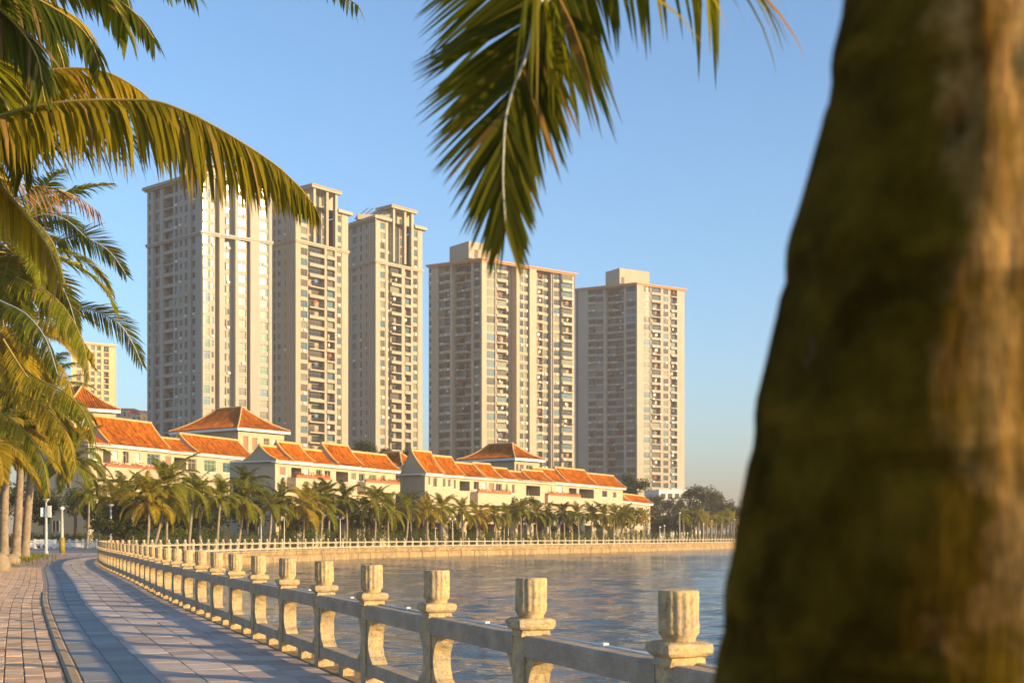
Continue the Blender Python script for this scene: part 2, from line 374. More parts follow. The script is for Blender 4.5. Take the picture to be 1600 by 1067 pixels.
# paving slabs and bricks: the 300 nearest of each as pieces, the rest joined
def paving(name, group_parent, mt, t_edges, s0, s1, ds, gap, ztop, stagger=True, near=300, jit=.003, mt_rest=None):
    vis = []
    for ci in range(len(t_edges) - 1):
        t0, t1 = t_edges[ci], t_edges[ci + 1]
        off = (ci % 2) * ds * .5 if stagger else 0
        if stagger == 'r': off = rnd.random() * ds
        s = s0 - off
        while s < s1:
            a = max(s, s0); b = s + ds
            if b - a > .1: vis.append((a, b, t0, t1))
            s = b
    def inview(q):
        p = cst((q[0] + q[1]) / 2, (q[2] + q[3]) / 2)
        return p.y > 12.4 and 0 - 40 < CX + F * p.x / p.y < 1100
    seen = sorted([q for q in vis if inview(q)], key=lambda q: cst((q[0] + q[1]) / 2, 0).y); rest = [q for q in vis if not inview(q)]
    def add(mb, q, c=None):
        a, b, t0, t1 = q; g = gap / 2; dz = ztop + rnd.uniform(-jit, jit); tl = rnd.uniform(-.002, .002); tn = rnd.random()
        P = [cst(a + g, t0 + g), cst(b - g, t0 + g), cst(b - g, t1 - g), cst(a + g, t1 - g)]
        ctr = sum(P, Vector()) / 4; c = c or Vector(); k = len(mb.v)
        for p in P: mb.v.append((p.x - c.x, p.y - c.y, -.02))
        for p in P: mb.v.append((p.x - c.x, p.y - c.y, dz - .006))
        for j, p in enumerate(P):
            p = p.lerp(ctr, .012 / max(.2, (p - ctr).length)); mb.v.append((p.x - c.x, p.y - c.y, dz + (tl if j < 2 else -tl)))
        for r_ in (0, 4):
            for j in range(4): jj = (j + 1) % 4; mb.face((k + r_ + j, k + r_ + jj, k + r_ + 4 + jj, k + r_ + 4 + j), 0, tn)
        mb.face((k + 8, k + 9, k + 10, k + 11), 0, tn)
    for q in seen[:near]:
        c = cst((q[0] + q[1]) / 2, (q[2] + q[3]) / 2); mb = MB(); add(mb, q, c)
        mb.build(name, mt, group_parent, loc=c, fix=False)
    mb = MB()
    for q in seen[near:] + rest: add(mb, q)
    tag(mb.build(name + '_field', mt, group_parent), kind='stuff')
sp = empty('paved_path'); tag(sp, kind='structure')
paving('pink_slab', sp, M['slab_pink'], [.10, .55, 1.0, 1.45, 1.9], S1 - 6, SC + 8, .62, .007, .003, 'r', 180)
paving('grey_slab', sp, M['slab_grey'], [1.9, 2.26, 2.62], S1 - 6, SC + 8, .62, .007, .003, 'r', 110)
sb = empty('brick_pavement'); tag(sb, kind='structure')
paving('brick', sb, M['brick'], [2.78 + .2 * i for i in range(28)], S1 + 3, SGEO + 12, .44, .014, .006, True, 300, .005)
# kerb stones between slabs and bricks
kb = empty('kerb'); tag(kb, kind='structure')
s = S1
while s < S1 + 30:
    mb = MB(); c = cst(s, 2.73); d = ctan(s + .5)
    L = 1.0; pr = [(0, -.02), (0, .012), (.02, .026), (.10, .03), (.13, .012), (.13, -.02)]
    k0 = 0
    for e_ in (0.008, L - .008):
        for t_, z_ in pr:
            p = cst(s + e_, 2.64 + t_) - c; mb.v.append((p.x, p.y, z_))
    for j in range(5): mb.face((j, j + 1, j + 7, j + 6))
    mb.face((5, 4, 3, 2, 1, 0)); mb.face((6, 7, 8, 9, 10, 11))
    mb.build('kerb_stone', M['kerb'], kb, loc=c, fix=True); s += L

# ------------------------------------------------------------------ seawall
sw = empty('seawall', cst(SC, 0)); tag(sw, 'long golden stone seawall holding back the bay beneath the pale balustrade', 'seawall')
def sweep(name, mt, s0, s1, prof, parent, ds=2.0, seg=None):
    """profile of (t, z) swept along the shore; world-space mesh parented without offset"""
    mb = MB(); n = max(1, int((s1 - s0) / ds)); k = len(prof)
    for i in range(n + 1):
        s = s0 + (s1 - s0) * i / n
        for t_, z_ in prof: p = cst(s, t_, z_); mb.v.append(tuple(p - (Vector(parent.location) if parent else Vector())))
    for i in range(n):
        for j in range(k - 1): mb.face((i * k + j, i * k + j + 1, (i + 1) * k + j + 1, (i + 1) * k + j))
    mb.face(tuple(range(k))); mb.face(tuple(n * k + j for j in range(k))[::-1])
    return mb.build(name, mt, parent, fix=True)
sweep('coping', M['seawall'], 0, SEND - 3, [(.08, -.02), (.08, .01), (-.30, .02), (-.34, -.12), (-.26, -.16), (-.26, -.3)], sw)
s = 2.0
while s < SEND - 8:
    L = 3.4
    sweep('wall_panel', M['seawall'], s + .05, s + L - .05, [(.4, -.16), (-.22, -.16), (-.22, -.48), (-.08, -.49), (-.08, -.58), (-.34, -.60), (-.40, -2.4), (.4, -2.4)], sw, 1.7)
    s += L

# ------------------------------------------------------------------ stone balustrade
def fluted_cap(seed, H=.27, r=.108, nf=15):
    q = random.Random(seed); mb = MB(); n = nf * 4; rows = 9
    prof = [(0, .80), (.012, .82), (.03, .88), (.045, 1.0)] + [(.045 + (H - .055) * i / 6, 1.0) for i in range(1, 7)] + [(H - .004, .97), (H, .90)]
    for i, (z, rr) in enumerate(prof):
        for k in range(n):
            ph = (k % 4) / 4.0; fl = 1 - (.085 * (1 if k % 4 == 0 else .25 if k % 4 in (1, 3) else 0) if 3 <= i <= 9 else .02)
            a = 2 * math.pi * k / n
            rad = r * rr * fl * (1 + q.uniform(-.018, .018))
            mb.v.append((rad * math.cos(a), rad * math.sin(a), z + q.uniform(-.003, .003)))
    for i in range(len(prof) - 1):
        for k in range(n):
            j = (k + 1) % n; mb.face((i * n + k, i * n + j, (i + 1) * n + j, (i + 1) * n + k), 0, .5, True)
    mb.face(tuple((len(prof) - 1) * n + k for k in range(n)))
    return mb.mesh('cap', M['stone'])
def rough_prism(mb, prof, hx, hy, q, jit=.004, sub=3):
    """square-plan body with (z, scale, add) profile rings, sides subdivided and chipped"""
    b = len(mb.v); n = 4 * sub
    for z, sc in prof:
        for side in range(4):
            for i in range(sub):
                f = -1 + 2 * i / sub
                x, y = [(f, -1), (1, f), (-f, 1), (-1, -f)][side]
                ed = .96 if i == 0 else 1
                mb.v.append((x * hx * sc * ed + q.uniform(-jit, jit), y * hy * sc * ed + q.uniform(-jit, jit), z + q.uniform(-jit, jit) * .5))
    for r_ in range(len(prof) - 1):
        for k in range(n):
            j = (k + 1) % n; mb.face((b + r_ * n + k, b + r_ * n + j, b + (r_ + 1) * n + j, b + (r_ + 1) * n + k), 0, .5, False)
    mb.face(tuple(b + (len(prof) - 1) * n + k for k in range(n)))
def post_mesh(seed):
    q = random.Random(seed); mb = MB()
    rough_prism(mb, [(-.02, 1.0), (.10, 1.0), (.3, 1.0), (.5, 1.0), (.7, 1.0), (.80, 1.0)], .10, .095, q, .004)
    return mb.mesh('post', M['stone'])
def collar_mesh(seed):
    q = random.Random(seed); mb = MB()
    rough_prism(mb, [(.801, .95), (.83, .90), (.845, .88), (.855, 1.08), (.872, 1.18), (.90, 1.20), (.918, 1.14), (.926, .95)], .115, .115, q, .004, 4)
    return mb.mesh('collar', M['stone'])
def wing_mesh(seed, sgn):
    """concave-ended stone wing beside the post, between the rails (local x runs along the fence)"""
    q = random.Random(seed); mb = MB(); hy = .075; N = 12; b = 0
    for i in range(N + 1):
        f = i / N; z = .245 + (.665 - .245) * f
        x1 = .10 + .035 + .13 * (abs(2 * f - 1) ** 1.8) + (.035 if f < .12 else 0)
        for x, y in ((.098, -hy), (x1 + q.uniform(-.003, .003), -hy), (x1 + q.uniform(-.004, .004), 0), (x1 + q.uniform(-.003, .003), hy), (.098, hy)):
            mb.v.append((sgn * x, y, z))
    for i in range(N):
        for j in range(5):
            jj = (j + 1) % 5; mb.face((i * 5 + j, i * 5 + jj, i * 5 + 5 + jj, i * 5 + 5 + j), 0, .5, False)
    mb.face((4, 3, 2, 1, 0)); mb.face(tuple(N * 5 + j for j in range(5)))
    return mb.mesh('wing', M['stone'], fix=True)
CAPS = [fluted_cap(i) for i in range(5)]; POSTS = [post_mesh(20 + i) for i in range(4)]; COLL = [collar_mesh(40 + i) for i in range(4)]
WING = {1: [wing_mesh(60 + i, 1) for i in range(3)], -1: [wing_mesh(70 + i, -1) for i in range(3)]}
bal = empty('stone_balustrade', cst(S1, 0)); tag(bal, 'weathered stone balustrade with fluted round post caps curving beside the shaded path', 'balustrade')
BL = Vector(bal.location)
STEP = 2.085
NB = -4; NE = int((SC + 8 - S1) / STEP)
def rail_box(mb, A, B, w_, z0, z1, ch=.012, m=0):
    d = (B - A).normalized(); y = Vector((-d.y, d.x, 0)) * w_ / 2; k = len(mb.v)
    for P in (A, B):
        for (a, z) in ((-1, z0), (1, z0), (1, z1 - ch), (1 - 2 * ch / w_, z1), (-1 + 2 * ch / w_, z1), (-1, z1 - ch)):
            p = P + y * a; mb.v.append((p.x, p.y, z))
    for j in range(6): jj = (j + 1) % 6; mb.face((k + j, k + jj, k + 6 + jj, k + 6 + j), m)
    mb.face((k + 5, k + 4, k + 3, k + 2, k + 1, k), m); mb.face(tuple(k + 6 + j for j in range(6)), m)
posts = []
for i in range(NB, NE + 1):
    s = S1 + i * STEP; p = cst(s, 0); d = ctan(s); rz = math.atan2(d.y, d.x)
    posts.append((p, rz, d))
    po = inst('post', POSTS[i % 4], bal, p - BL, (0, 0, rz))
    inst('collar', COLL[(i * 3) % 4], po); inst('cap', CAPS[i % 5], po, (rnd.uniform(-.004, .004), 0, .925), (rnd.uniform(-.015, .015), rnd.uniform(-.015, .015), rnd.uniform(0, 6)))
    for sg in (1, -1): inst('wing', WING[sg][i % 3], po)
for i in range(len(posts) - 1):
    A, B = posts[i][0], posts[i + 1][0]; d = (B - A).normalized(); mid = (A + B) / 2
    a, b = A + d * .101 - mid, B - d * .101 - mid
    mb = MB(); j1 = rnd.uniform(-.004, .004); rail_box(mb, a, b, .185, .668 + j1, .81 + j1, .018); mb.build('top_rail', M['stone_rail'], bal, mid - BL, fix=True)
    mb = MB(); rail_box(mb, a, b, .15, .125, .243, .012); mb.build('bottom_rail', M['stone_rail'], bal, mid - BL, fix=True)
    mb = MB(); mb.cbox((0, 0, 0), .20, .12, .124, rz=math.atan2(d.y, d.x)); mb.build('rail_foot', M['stone'], bal, mid - BL)
    if i < 22:
        yv = Vector((d.y, -d.x, 0)) * .060
        mb = MB(); mb.tube([a + yv + V(0, 0, .812), yv + V(0, 0, .816), b + yv + V(0, 0, .812)], [.009] * 3, 8)
        tag(mb.build('light_tube', M['white'], bal, mid - BL), 'thin reddish-white light tube lying along the rail')
        mb = MB(); mb.cbox((yv.x, yv.y, .802), .05, .034, .032, rz=math.atan2(d.y, d.x)); mb.build('tube_clip', M['white'], bal, mid - BL)
A, B = posts[-NB + 3][0], posts[-NB + 4][0]; d = (B - A).normalized(); y = Vector((-d.y, d.x, 0))
mb = MB(); c = A.lerp(B, .60) + y * .079; mb.box(c - d * .09 + V(0, 0, .68), d * .18, y * .014, (0, 0, .10)); tagp = mb.mesh('tag', M['frame']); o = inst('metal_tag', tagp)
tag(o, 'small grey metal tag fixed to the shaded face of the rail', 'metal tag')

# far balustrade: simpler posts, same rhythm
fb = empty('pale_balustrade', cst(S1 + (NE + 1) * STEP, 0)); tag(fb, 'long pale balustrade on top of the seawall across the bay', 'balustrade')
FL = Vector(fb.location)
mb = MB()
mb.cbox((0, 0, -.02), .2, .2, .84); mb.cbox((0, 0, .82), .27, .27, .10); mb.tube([(0, 0, .92), (0, 0, 1.19)], [.105, .11], 10, smooth=True)
for sg in (1, -1):
    mb.poly([(sg * .1, .06, .24), (sg * .30, .06, .24), (sg * .15, .06, .45), (sg * .27, .06, .67), (sg * .1, .06, .67)]); mb.poly([(sg * .1, -.06, .24), (sg * .30, -.06, .24), (sg * .15, -.06, .45), (sg * .27, -.06, .67), (sg * .1, -.06, .67)])
    mb.poly([(sg * .30, .06, .24), (sg * .15, .06, .45), (sg * .15, -.06, .45), (sg * .30, -.06, .24)]); mb.poly([(sg * .15, .06, .45), (sg * .27, .06, .67), (sg * .27, -.06, .67), (sg * .15, -.06, .45)])
farpost = mb.mesh('post', M['stone_far'])
i = NE + 1; prev = posts[-1][0]
while S1 + i * STEP < SEND - 10 and i < NE + 245:
    s = S1 + i * STEP; p = cst(s, 0); d = ctan(s)
    if i > NE: inst('post', farpost, fb, p - FL, (0, 0, math.atan2(d.y, d.x)))
    dd = (p - prev).normalized(); mid = (p + prev) / 2
    mb = MB(); rail_box(mb, prev + dd * .1 - mid, p - dd * .1 - mid, .15, .668, .80); rail_box(mb, prev + dd * .1 - mid, p - dd * .1 - mid, .15, .10, .243)
    mb.build('rail_pair', M['stone_far'], fb, mid - FL, fix=True)
    prev = p; i += 1

# ------------------------------------------------------------------ palms
def frond_geo(mb, rach, n, L, wid, side=None, ang0=70, ang1=22, droop=.55, segs=3, q=None, t_start=.12, mats=(0, 1), rr=.02, lift=.25, skew=0.0, prof=None, drop=0.0, tintlo=0., tinthi=.9, angf=None):
    """rachis polyline -> stalk tube + leaflets. mats=(leaf, stalk)"""
    q = q or rnd
    rach = [Vector(p) for p in rach]
    # resample smoothly
    P = [rach[0] * 2 - rach[1]] + rach + [rach[-1] * 2 - rach[-2]]; pts = []
    for i in range(1, len(P) - 2):
        for k in range(6):
            t = k / 6; p0, p1, p2, p3 = P[i - 1:i + 3]
            pts.append(.5 * ((2 * p1) + (p2 - p0) * t + (2 * p0 - 5 * p1 + 4 * p2 - p3) * t * t + (-p0 + 3 * p1 - 3 * p2 + p3) * t ** 3))
    pts.append(rach[-1]); ls = [0]
    for a, b in zip(pts, pts[1:]): ls.append(ls[-1] + (b - a).length)
    T = ls[-1]
    def pos(t):
        s = t * T; i = min(max(bisect.bisect_right(ls, s) - 1, 0), len(pts) - 2); return pts[i].lerp(pts[i + 1], (s - ls[i]) / max(1e-6, ls[i + 1] - ls[i]))
    mb.tube(pts[::2] + ([pts[-1]] if len(pts) % 2 == 0 else []), [rr * (1 - .85 * k / (len(pts[::2]) + 1)) for k in range(len(pts[::2]) + (1 if len(pts) % 2 == 0 else 0))], 5, mats[1], .5, cap=False)
    dn = Vector((0, 0, -1))
    for i in range(n):
        t = t_start + (1 - t_start) * (i + .5) / n
        p = pos(t); tg = (pos(min(1, t + .02)) - pos(max(0, t - .02))).normalized()
        if side is not None: S = Vector(side(t) if callable(side) else side); S = (S - tg * S.dot(tg)).normalized()
        else:
            S = tg.cross(Vector((0, 0, 1)))
            S = S.normalized() if S.length > .05 else Vector((1, 0, 0))
        N = S.cross(tg).normalized()
        pf = prof(t) if prof else min(1, .45 + (t - t_start) * 2.6) * (1 - .62 * max(0, (t - .45) / .55) ** 1.6)
        for sg in (1, -1):
            if q.random() < drop: continue
            an = R((angf(t, sg) if angf else ang0 + (ang1 - ang0) * t + sg * skew) + q.uniform(-5, 5))
            d = (S * sg * math.sin(an) + tg * math.cos(an) + N * (lift + q.uniform(-.1, .1))).normalized()
            l = L * pf * q.uniform(.86, 1.08); w_ = wid * q.uniform(.8, 1.15) * (.6 + .4 * pf)
            tn = q.uniform(tintlo, tinthi) if q.random() > .04 else 1.0
            wd = (tg - d * tg.dot(d)); wd = wd.normalized() if wd.length > .05 else N
            wd = (wd + N * q.uniform(-.5, .5)).normalized()
            cur = p.copy(); b = len(mb.v); g = droop * q.uniform(.7, 1.3)
            ws = [.55, 1.0, .75, 0.0] if segs == 3 else [.55, .95, 1.0, .8, .5, 0.0] if segs == 5 else [.8, .9, 0.0]
            for k in range(segs + 1):
                ww = wd * w_ * ws[k] * .5
                if k == segs: mb.v.append(tuple(cur))
                else: mb.v.append(tuple(cur - ww)); mb.v.append(tuple(cur + ww))
                d = (d + dn * g * (1.0 / segs) * (0.6 + k / segs)).normalized(); cur = cur + d * (l / segs)
                wd = (wd - d * wd.dot(d)).normalized() if (wd - d * wd.dot(d)).length > .01 else wd
            for k in range(segs - 1): mb.face((b + 2 * k, b + 2 * k + 1, b + 2 * k + 3, b + 2 * k + 2), mats[0], tn)
            mb.face((b + 2 * segs - 2, b + 2 * segs - 1, b + 2 * segs), mats[0], tn)

def arc_rach(L, el, curl, n=8, q=rnd):
    pts = [Vector((0, 0, 0))]; a = R(el); 
    for i in range(n):
        f = (i + 1) / n; aa = a - R(curl) * f ** 1.3
        pts.append(pts[-1] + Vector((math.cos(aa), .0, math.sin(aa))) * L / n)
    return pts
FR = {}
def frond_variants(key, n_leaf, L, leafL, wid, mts, segs=3, nv=2, rr=.03, seed=0):
    out = []
    for el, curl in ((84, 42), (68, 62), (50, 76), (32, 84), (10, 78), (-16, 62), (-45, 38)):
        for v in range(nv):
            q = random.Random(seed + el * 7 + v); mb = MB()
            r_ = arc_rach(L * q.uniform(.9, 1.1), el + q.uniform(-5, 5), curl + q.uniform(-10, 10)); sw_ = q.uniform(-.5, .5)
            r_ = [Vector((p.x, sw_ * (p.x / L) ** 2, p.z)) for p in r_]
            frond_geo(mb, r_, n_leaf, leafL, wid, q=q, segs=segs, rr=rr, t_start=.16, droop=1.0 if el > 40 else .8, ang0=72, ang1=28)
            out.append((el, mb.mesh('frond', mts)))
    FR[key] = out
frond_variants('far', 44, 3.2, .85, .105, [M['leaf'], M['rachis']], 2, 2, .035, 1)
frond_variants('far_gold', 44, 3.2, .85, .105, [M['leaf_gold'], M['rachis']], 2, 2, .035, 2)
frond_variants('far_dark', 44, 3.2, .85, .105, [M['leaf_dark'], M['rachis']], 2, 2, .035, 3)
frond_variants('mid', 84, 4.6, 1.15, .085, [M['leaf'], M['rachis']], 3, 2, .045, 4)
frond_variants('mid_gold', 84, 4.6, 1.15, .085, [M['leaf_gold'], M['rachis']], 3, 2, .045, 5)
frond_variants('mid_dry', 44, 3.6, .8, .045, [M['leaf_dry'], M['rachis']], 3, 1, .04, 6)

def trunk_mesh(base, top, r0, r1, bend=0.3, rings=0.12, mt='bark_palm', n=10, flare=.35):
    base, top = Vector(base), Vector(top); H = (top - base).length; N = max(6, int(H / rings)); N = min(N, 60)
    side = Vector((rnd.uniform(-1, 1), rnd.uniform(-1, 1), 0)).normalized() * bend
    pts = []; rad = []
    for i in range(N + 1):
        f = i / N; pts.append(base.lerp(top, f) + side * math.sin(math.pi * f) * 0.5)
        rr = r0 + (r1 - r0) * f + r0 * flare * math.exp(-f * H / .35)
        rad.append(rr * (1.0 + (.05 if i % 2 else -.03)))
    mb = MB(); mb.tube([p - base for p in pts], rad, n, rfun=lambda i, k: 1 + .04 * math.sin(i * 2.1 + k * 1.7))
    return mb
def palm(base, top, key, nfr, scale, label, group, r0=.16, r1=.10, seed=0, bias=None, dry=0, name='coconut_palm', coconuts=0, els=None, skip=None):
    q = random.Random(seed); base, top = Vector(base), Vector(top)
    root = empty(name, base); tag(root, label, 'palm tree', group)
    trunk_mesh(base, top, r0, r1, q.uniform(.1, .5)).build('trunk', M['bark_palm'], root)
    a0 = q.uniform(0, 6.28)
    for i in range(nfr):
        az = a0 + i * 2.39996
        if skip and skip(az % (2 * math.pi)): continue
        f = i / (nfr - 1)
        el = 84 - 110 * f ** 1.05 + q.uniform(-8, 8)
        cand = sorted(FR[key], key=lambda c: abs(c[0] - el))[:2]
        me = q.choice(cand)[1]; sc = scale * q.uniform(.82, 1.1) * (.75 if f < .12 else 1)
        inst('frond', me, root, top - base + V(0, 0, -.05), (q.uniform(-.15, .15), q.uniform(-.12, .12), az), (sc, sc, sc))
    for i in range(dry):
        me = FR['mid_dry'][-1 - i % 2][1]; sc = scale * .7 * q.uniform(.8, 1)
        tag(inst('dead_frond', me, root, top - base + V(0, 0, -.15), (0, .2, q.uniform(0, 6.28)), (sc, sc, sc)), 'dry brown frond hanging below the green ones')
    for i in range(coconuts):
        mb = MB(); a = q.uniform(0, 6.28); rc = .13
        mb.tube([(0, 0, -rc), (0, 0, -rc * .6), (0, 0, 0), (0, 0, rc * .6), (0, 0, rc)], [.02, rc * .75, rc, rc * .7, .02], 8)
        mb.build('coconut', M['coconut'], root, top - base + V(math.cos(a) * .28, math.sin(a) * .28, -.25 - .2 * q.random()))
    return root
# ------------------------------------------------------------------ windows, balconies, walls with real openings
WM = {}
def win_mesh(w_, h_, style, glass, frame='frame'):
    key = (round(w_, 2), round(h_, 2), style, glass, frame)
    if key in WM: return WM[key]
    mb = MB(); fw = min(.08, w_ * .12); x, z = w_ / 2, h_ / 2
    def bar(x0, x1, z0, z1, d=.07): mb.box((x0, -d, z0), (x1 - x0, 0, 0), (0, d - .005, 0), (0, 0, z1 - z0), 0)
    bar(-x, x, -z, -z + fw); bar(-x, x, z - fw, z); bar(-x, -x + fw, -z + fw, z - fw); bar(x - fw, x, -z + fw, z - fw)
    n = {'one': 0, 'two': 1, 'three': 2, 'four': 3}[style]
    for i in range(n): c = -x + w_ * (i + 1) / (n + 1); bar(c - fw * .35, c + fw * .35, -z + fw, z - fw, .06)
    if h_ > 1.6 and style != 'one': bar(-x + fw, x - fw, z * .35, z * .35 + fw * .7, .055)
    for i in range(n + 1):
        a = -x + w_ * i / (n + 1); b = -x + w_ * (i + 1) / (n + 1); j = .012 * ((i * 7) % 3 - 1)
        mb.poly([(a, -.02 + j, -z), (b, -.02 - j, -z), (b, -.02 - j, z), (a, -.02 + j, z)], 1)
    WM[key] = mb.mesh('window', [M[frame], M[glass]]); return WM[key]
BM = {}
def balc_mesh(w_, style, mt):
    key = (round(w_, 2), style, mt)
    if key in BM: return BM[key]
    mb = MB(); d = .75
    mb.box((-w_ / 2 - .05, -d, -.18), (w_ + .1, 0, 0), (0, d + .05, 0), (0, 0, .18), 0)
    if style == 'solid':
        mb.box((-w_ / 2 - .05, -d, 0), (w_ + .1, 0, 0), (0, .1, 0), (0, 0, .75), 0)
        mb.box((-w_ / 2 - .05, -d + .02, .95), (w_ + .1, 0, 0), (0, .05, 0), (0, 0, .05), 1)
    else:
        n = int(w_ / .28)
        for i in range(n + 1): mb.box((-w_ / 2 + i * w_ / n - .02, -d + .04, 0), (.04, 0, 0), (0, .04, 0), (0, 0, 1.0), 1)
        mb.box((-w_ / 2 - .05, -d + .02, 1.0), (w_ + .1, 0, 0), (0, .08, 0), (0, 0, .07), 1)
        mb.box((-w_ / 2 - .05, -d, 0), (w_ + .1, 0, 0), (0, .1, 0), (0, 0, .22), 0)
    for sx in (-1, 1): mb.box((sx * (w_ / 2 + .05) - (.08 if sx > 0 else 0), -d + .1, 0), (.08, 0, 0), (0, d - .1, 0), (0, 0, .8 if style == 'solid' else .2), 0)
    BM[key] = mb.mesh('balcony', [M[mt], M['iron']]); return BM[key]
acm = MB(); acm.box((-.4, -.35, -.3), (.8, 0, 0), (0, .33, 0), (0, 0, .6)); acm.box((-.3, -.36, -.22), (.44, 0, 0), (0, .01, 0), (0, 0, .44)); ACM = acm.mesh('air_conditioner', M['ac'])

def px_u(px, A, d):
    """distance along the line A + d*u at which it crosses picture column px (2D)"""
    k = (px - CX) / F; return (k * A.y - A.x) / (d.x - k * d.y)
GL = ['glass_dark', 'glass_dark', 'glass_dark', 'glass_mid', 'glass_blue', 'glass_pale']
CL = ['glass_dark', 'glass_dark', 'glass_mid', 'glass_blue', 'glass_dark', 'glass_pale']
class Tower:
    def __init__(s, name, label, org, H, wall, zlow, fh=3.0, glasses=GL, band=None, seed=0):
        s.q = random.Random(seed); s.org = Vector((org.x, org.y, 0)); s.root = empty(name, s.org); tag(s.root, label, 'apartment tower', 'apartment towers behind the villas')
        s.H = H; s.wall = wall; s.mb = MB(); s.zlow = zlow; s.fh = fh; s.gl = glasses; s.cm = MB(); s.band = band; s.nw = 0; s.nfl = int((H - zlow) / fh)
        s.out = []
    def line(s, A, B, strips, Htop=None, cornice=True, ac=.12, balc_style=('solid', 'bars')):
        A = Vector((A.x, A.y)); B = Vector((B.x, B.y)); d = (B - A).normalized(); n = Vector((d.y, -d.x)); o2 = Vector((s.org.x, s.org.y))
        rz = math.atan2(d.y, d.x); L = (B - A).length; H = Htop or s.H
        P = lambda u, off, z: (A.x + d.x * u - n.x * off - o2.x, A.y + d.y * u - n.y * off - o2.y, z)
        mb = s.mb; prev = None
        us = [px_u(st[0], A, d) for st in strips] + [px_u(strips[-1][1], A, d)]
        us[0] = 0; us[-1] = L
        for i, st in enumerate(strips):
            u0, u1 = us[i], us[i + 1]; off, ty = st[2], st[3]; W = u1 - u0
            opt = st[4] if len(st) > 4 else {}
            if prev is not None and abs(prev - off) > .01:
                mb.poly([P(u0, prev, 0), P(u0, off, 0), P(u0, off, H), P(u0, prev, H)])
            prev = off
            H = opt.get('top', Htop or s.H)
            if opt.get('top'): mb.poly([P(u0, off + 2.4, H), P(u1, off + 2.4, H), P(u1, off + 2.4, s.H), P(u0, off + 2.4, s.H)]); mb.poly([P(u0, off, H), P(u1, off, H), P(u1, off + 2.4, H), P(u0, off + 2.4, H)])
            if ty == 'wall' or ty == 'shaft': mb.poly([P(u0, off, 0), P(u1, off, 0), P(u1, off, H), P(u0, off, H)]); continue
            sill, head, rec = {'win': (.7, 2.65, .25), 'small': (1.0, 2.45, .2), 'glaze': (.45, 2.8, .06), 'balc': (.0, 2.7, 1.3), 'slot': (.3, 2.7, .5)}[ty]
            mg = opt.get('m', 0 if ty in ('glaze', 'balc') else min(.25, W * .1))
            w0, w1 = u0 + mg, u1 - mg
            zt = H
            for k in range(int((H - s.zlow) / s.fh)):
                zf = H - s.fh * (k + 1) - opt.get('dz', .3)
                a, b = zf + sill, zf + head
                mb.poly([P(u0, off, b), P(u1, off, b), P(u1, off, zt), P(u0, off, zt)])
                if mg > 0:
                    mb.poly([P(u0, off, a), P(w0, off, a), P(w0, off, b), P(u0, off, b)]); mb.poly([P(w1, off, a), P(u1, off, a), P(u1, off, b), P(w1, off, b)])
                r2 = off + rec
                mb.poly([P(w0, off, a), P(w1, off, a), P(w1, r2, a), P(w0, r2, a)]); mb.poly([P(w0, r2, b), P(w1, r2, b), P(w1, off, b), P(w0, off, b)])
                mb.poly([P(w0, off, a), P(w0, r2, a), P(w0, r2, b), P(w0, off, b)]); mb.poly([P(w1, r2, a), P(w1, off, a), P(w1, off, b), P(w1, r2, b)])
                c = P((w0 + w1) / 2, r2 - .01, (a + b) / 2); ww, hh = w1 - w0, b - a
                g = s.q.choice(opt.get('gl', s.gl)); stl = opt.get('st', 'three' if ww > 2.2 else 'two' if ww > 1.0 else 'one')
                if ty == 'balc':
                    # back wall with a glazed door
                    enclosed = s.q.random() < opt.get('enc', .3)
                    if enclosed:
                        hh2 = 1.75; mb.poly([P(w0, off + .1, a), P(w1, off + .1, a), P(w1, off + .1, b - hh2), P(w0, off + .1, b - hh2)])
                        inst('window', win_mesh(ww, hh2, 'four', g), s.root, P((w0 + w1) / 2, off + .12, b - hh2 / 2), (0, 0, rz))
                        inst('balcony', balc_mesh(ww, 'solid', s.wall), s.root, P((w0 + w1) / 2, off, a), (0, 0, rz))
                    else:
                        dw = ww * .55; dx = ww * (.2 if s.q.random() < .5 else -.15)
                        mb.poly([P(w0, r2, a), P(w1, r2, a), P(w1, r2, b), P(w0, r2, b)])
                        inst('window', win_mesh(dw, 2.2, 'two', s.q.choice(['glass_dark', 'glass_dark', 'glass_mid'])), s.root, P((w0 + w1) / 2 + dx, r2 - .05, a + 1.15), (0, 0, rz))
                        inst('balcony', balc_mesh(ww, s.q.choice(balc_style), s.wall), s.root, P((w0 + w1) / 2, off, a), (0, 0, rz))
                        if s.q.random() < (.6 if s.gl is CL else .4):
                            m2 = MB(); cw = s.q.uniform(.4, 1.2); m2.box((-cw / 2, -.02, -.9), (cw, 0, 0), (0, .05, 0), (0, 0, .9))
                            m_ = M[s.q.choice(['cloth_r', 'cloth_b', 'white', 'ac', 'shutter'])]
                            o = inst('laundry', m2.mesh('laundry', m_), s.root, P((w0 + w1) / 2 + s.q.uniform(-.6, .6), off + .1, b - .25), (0, 0, rz))
                else:
                    inst('window', win_mesh(ww, hh, stl, g, opt.get('fr', 'frame')), s.root, c, (0, 0, rz))
                    if s.q.random() < ac * 1.5 and ty != 'glaze': inst('air_conditioner', ACM, s.root, P((w0 + w1) / 2 + s.q.uniform(-.2, .2), off, a - .45), (0, 0, rz))
                if opt.get('ledge') or s.gl is CL: mb.box(P(u0, off, zf - .02), (d.x * W, d.y * W, 0), (n.x * .16, n.y * .16, 0), (0, 0, .10))
                if s.gl is CL and ty == 'balc' and s.q.random() < .45: inst('air_conditioner', ACM, s.root, P(u0 + .7 if s.q.random() < .5 else u1 - .7, off - .72, a + .1), (0, 0, rz))
                zt = a
            mb.poly([P(u0, off, 0), P(u1, off, 0), P(u1, off, zt), P(u0, off, zt)])
        H = Htop or s.H; s.out.append((A, B, d, n, H, P))
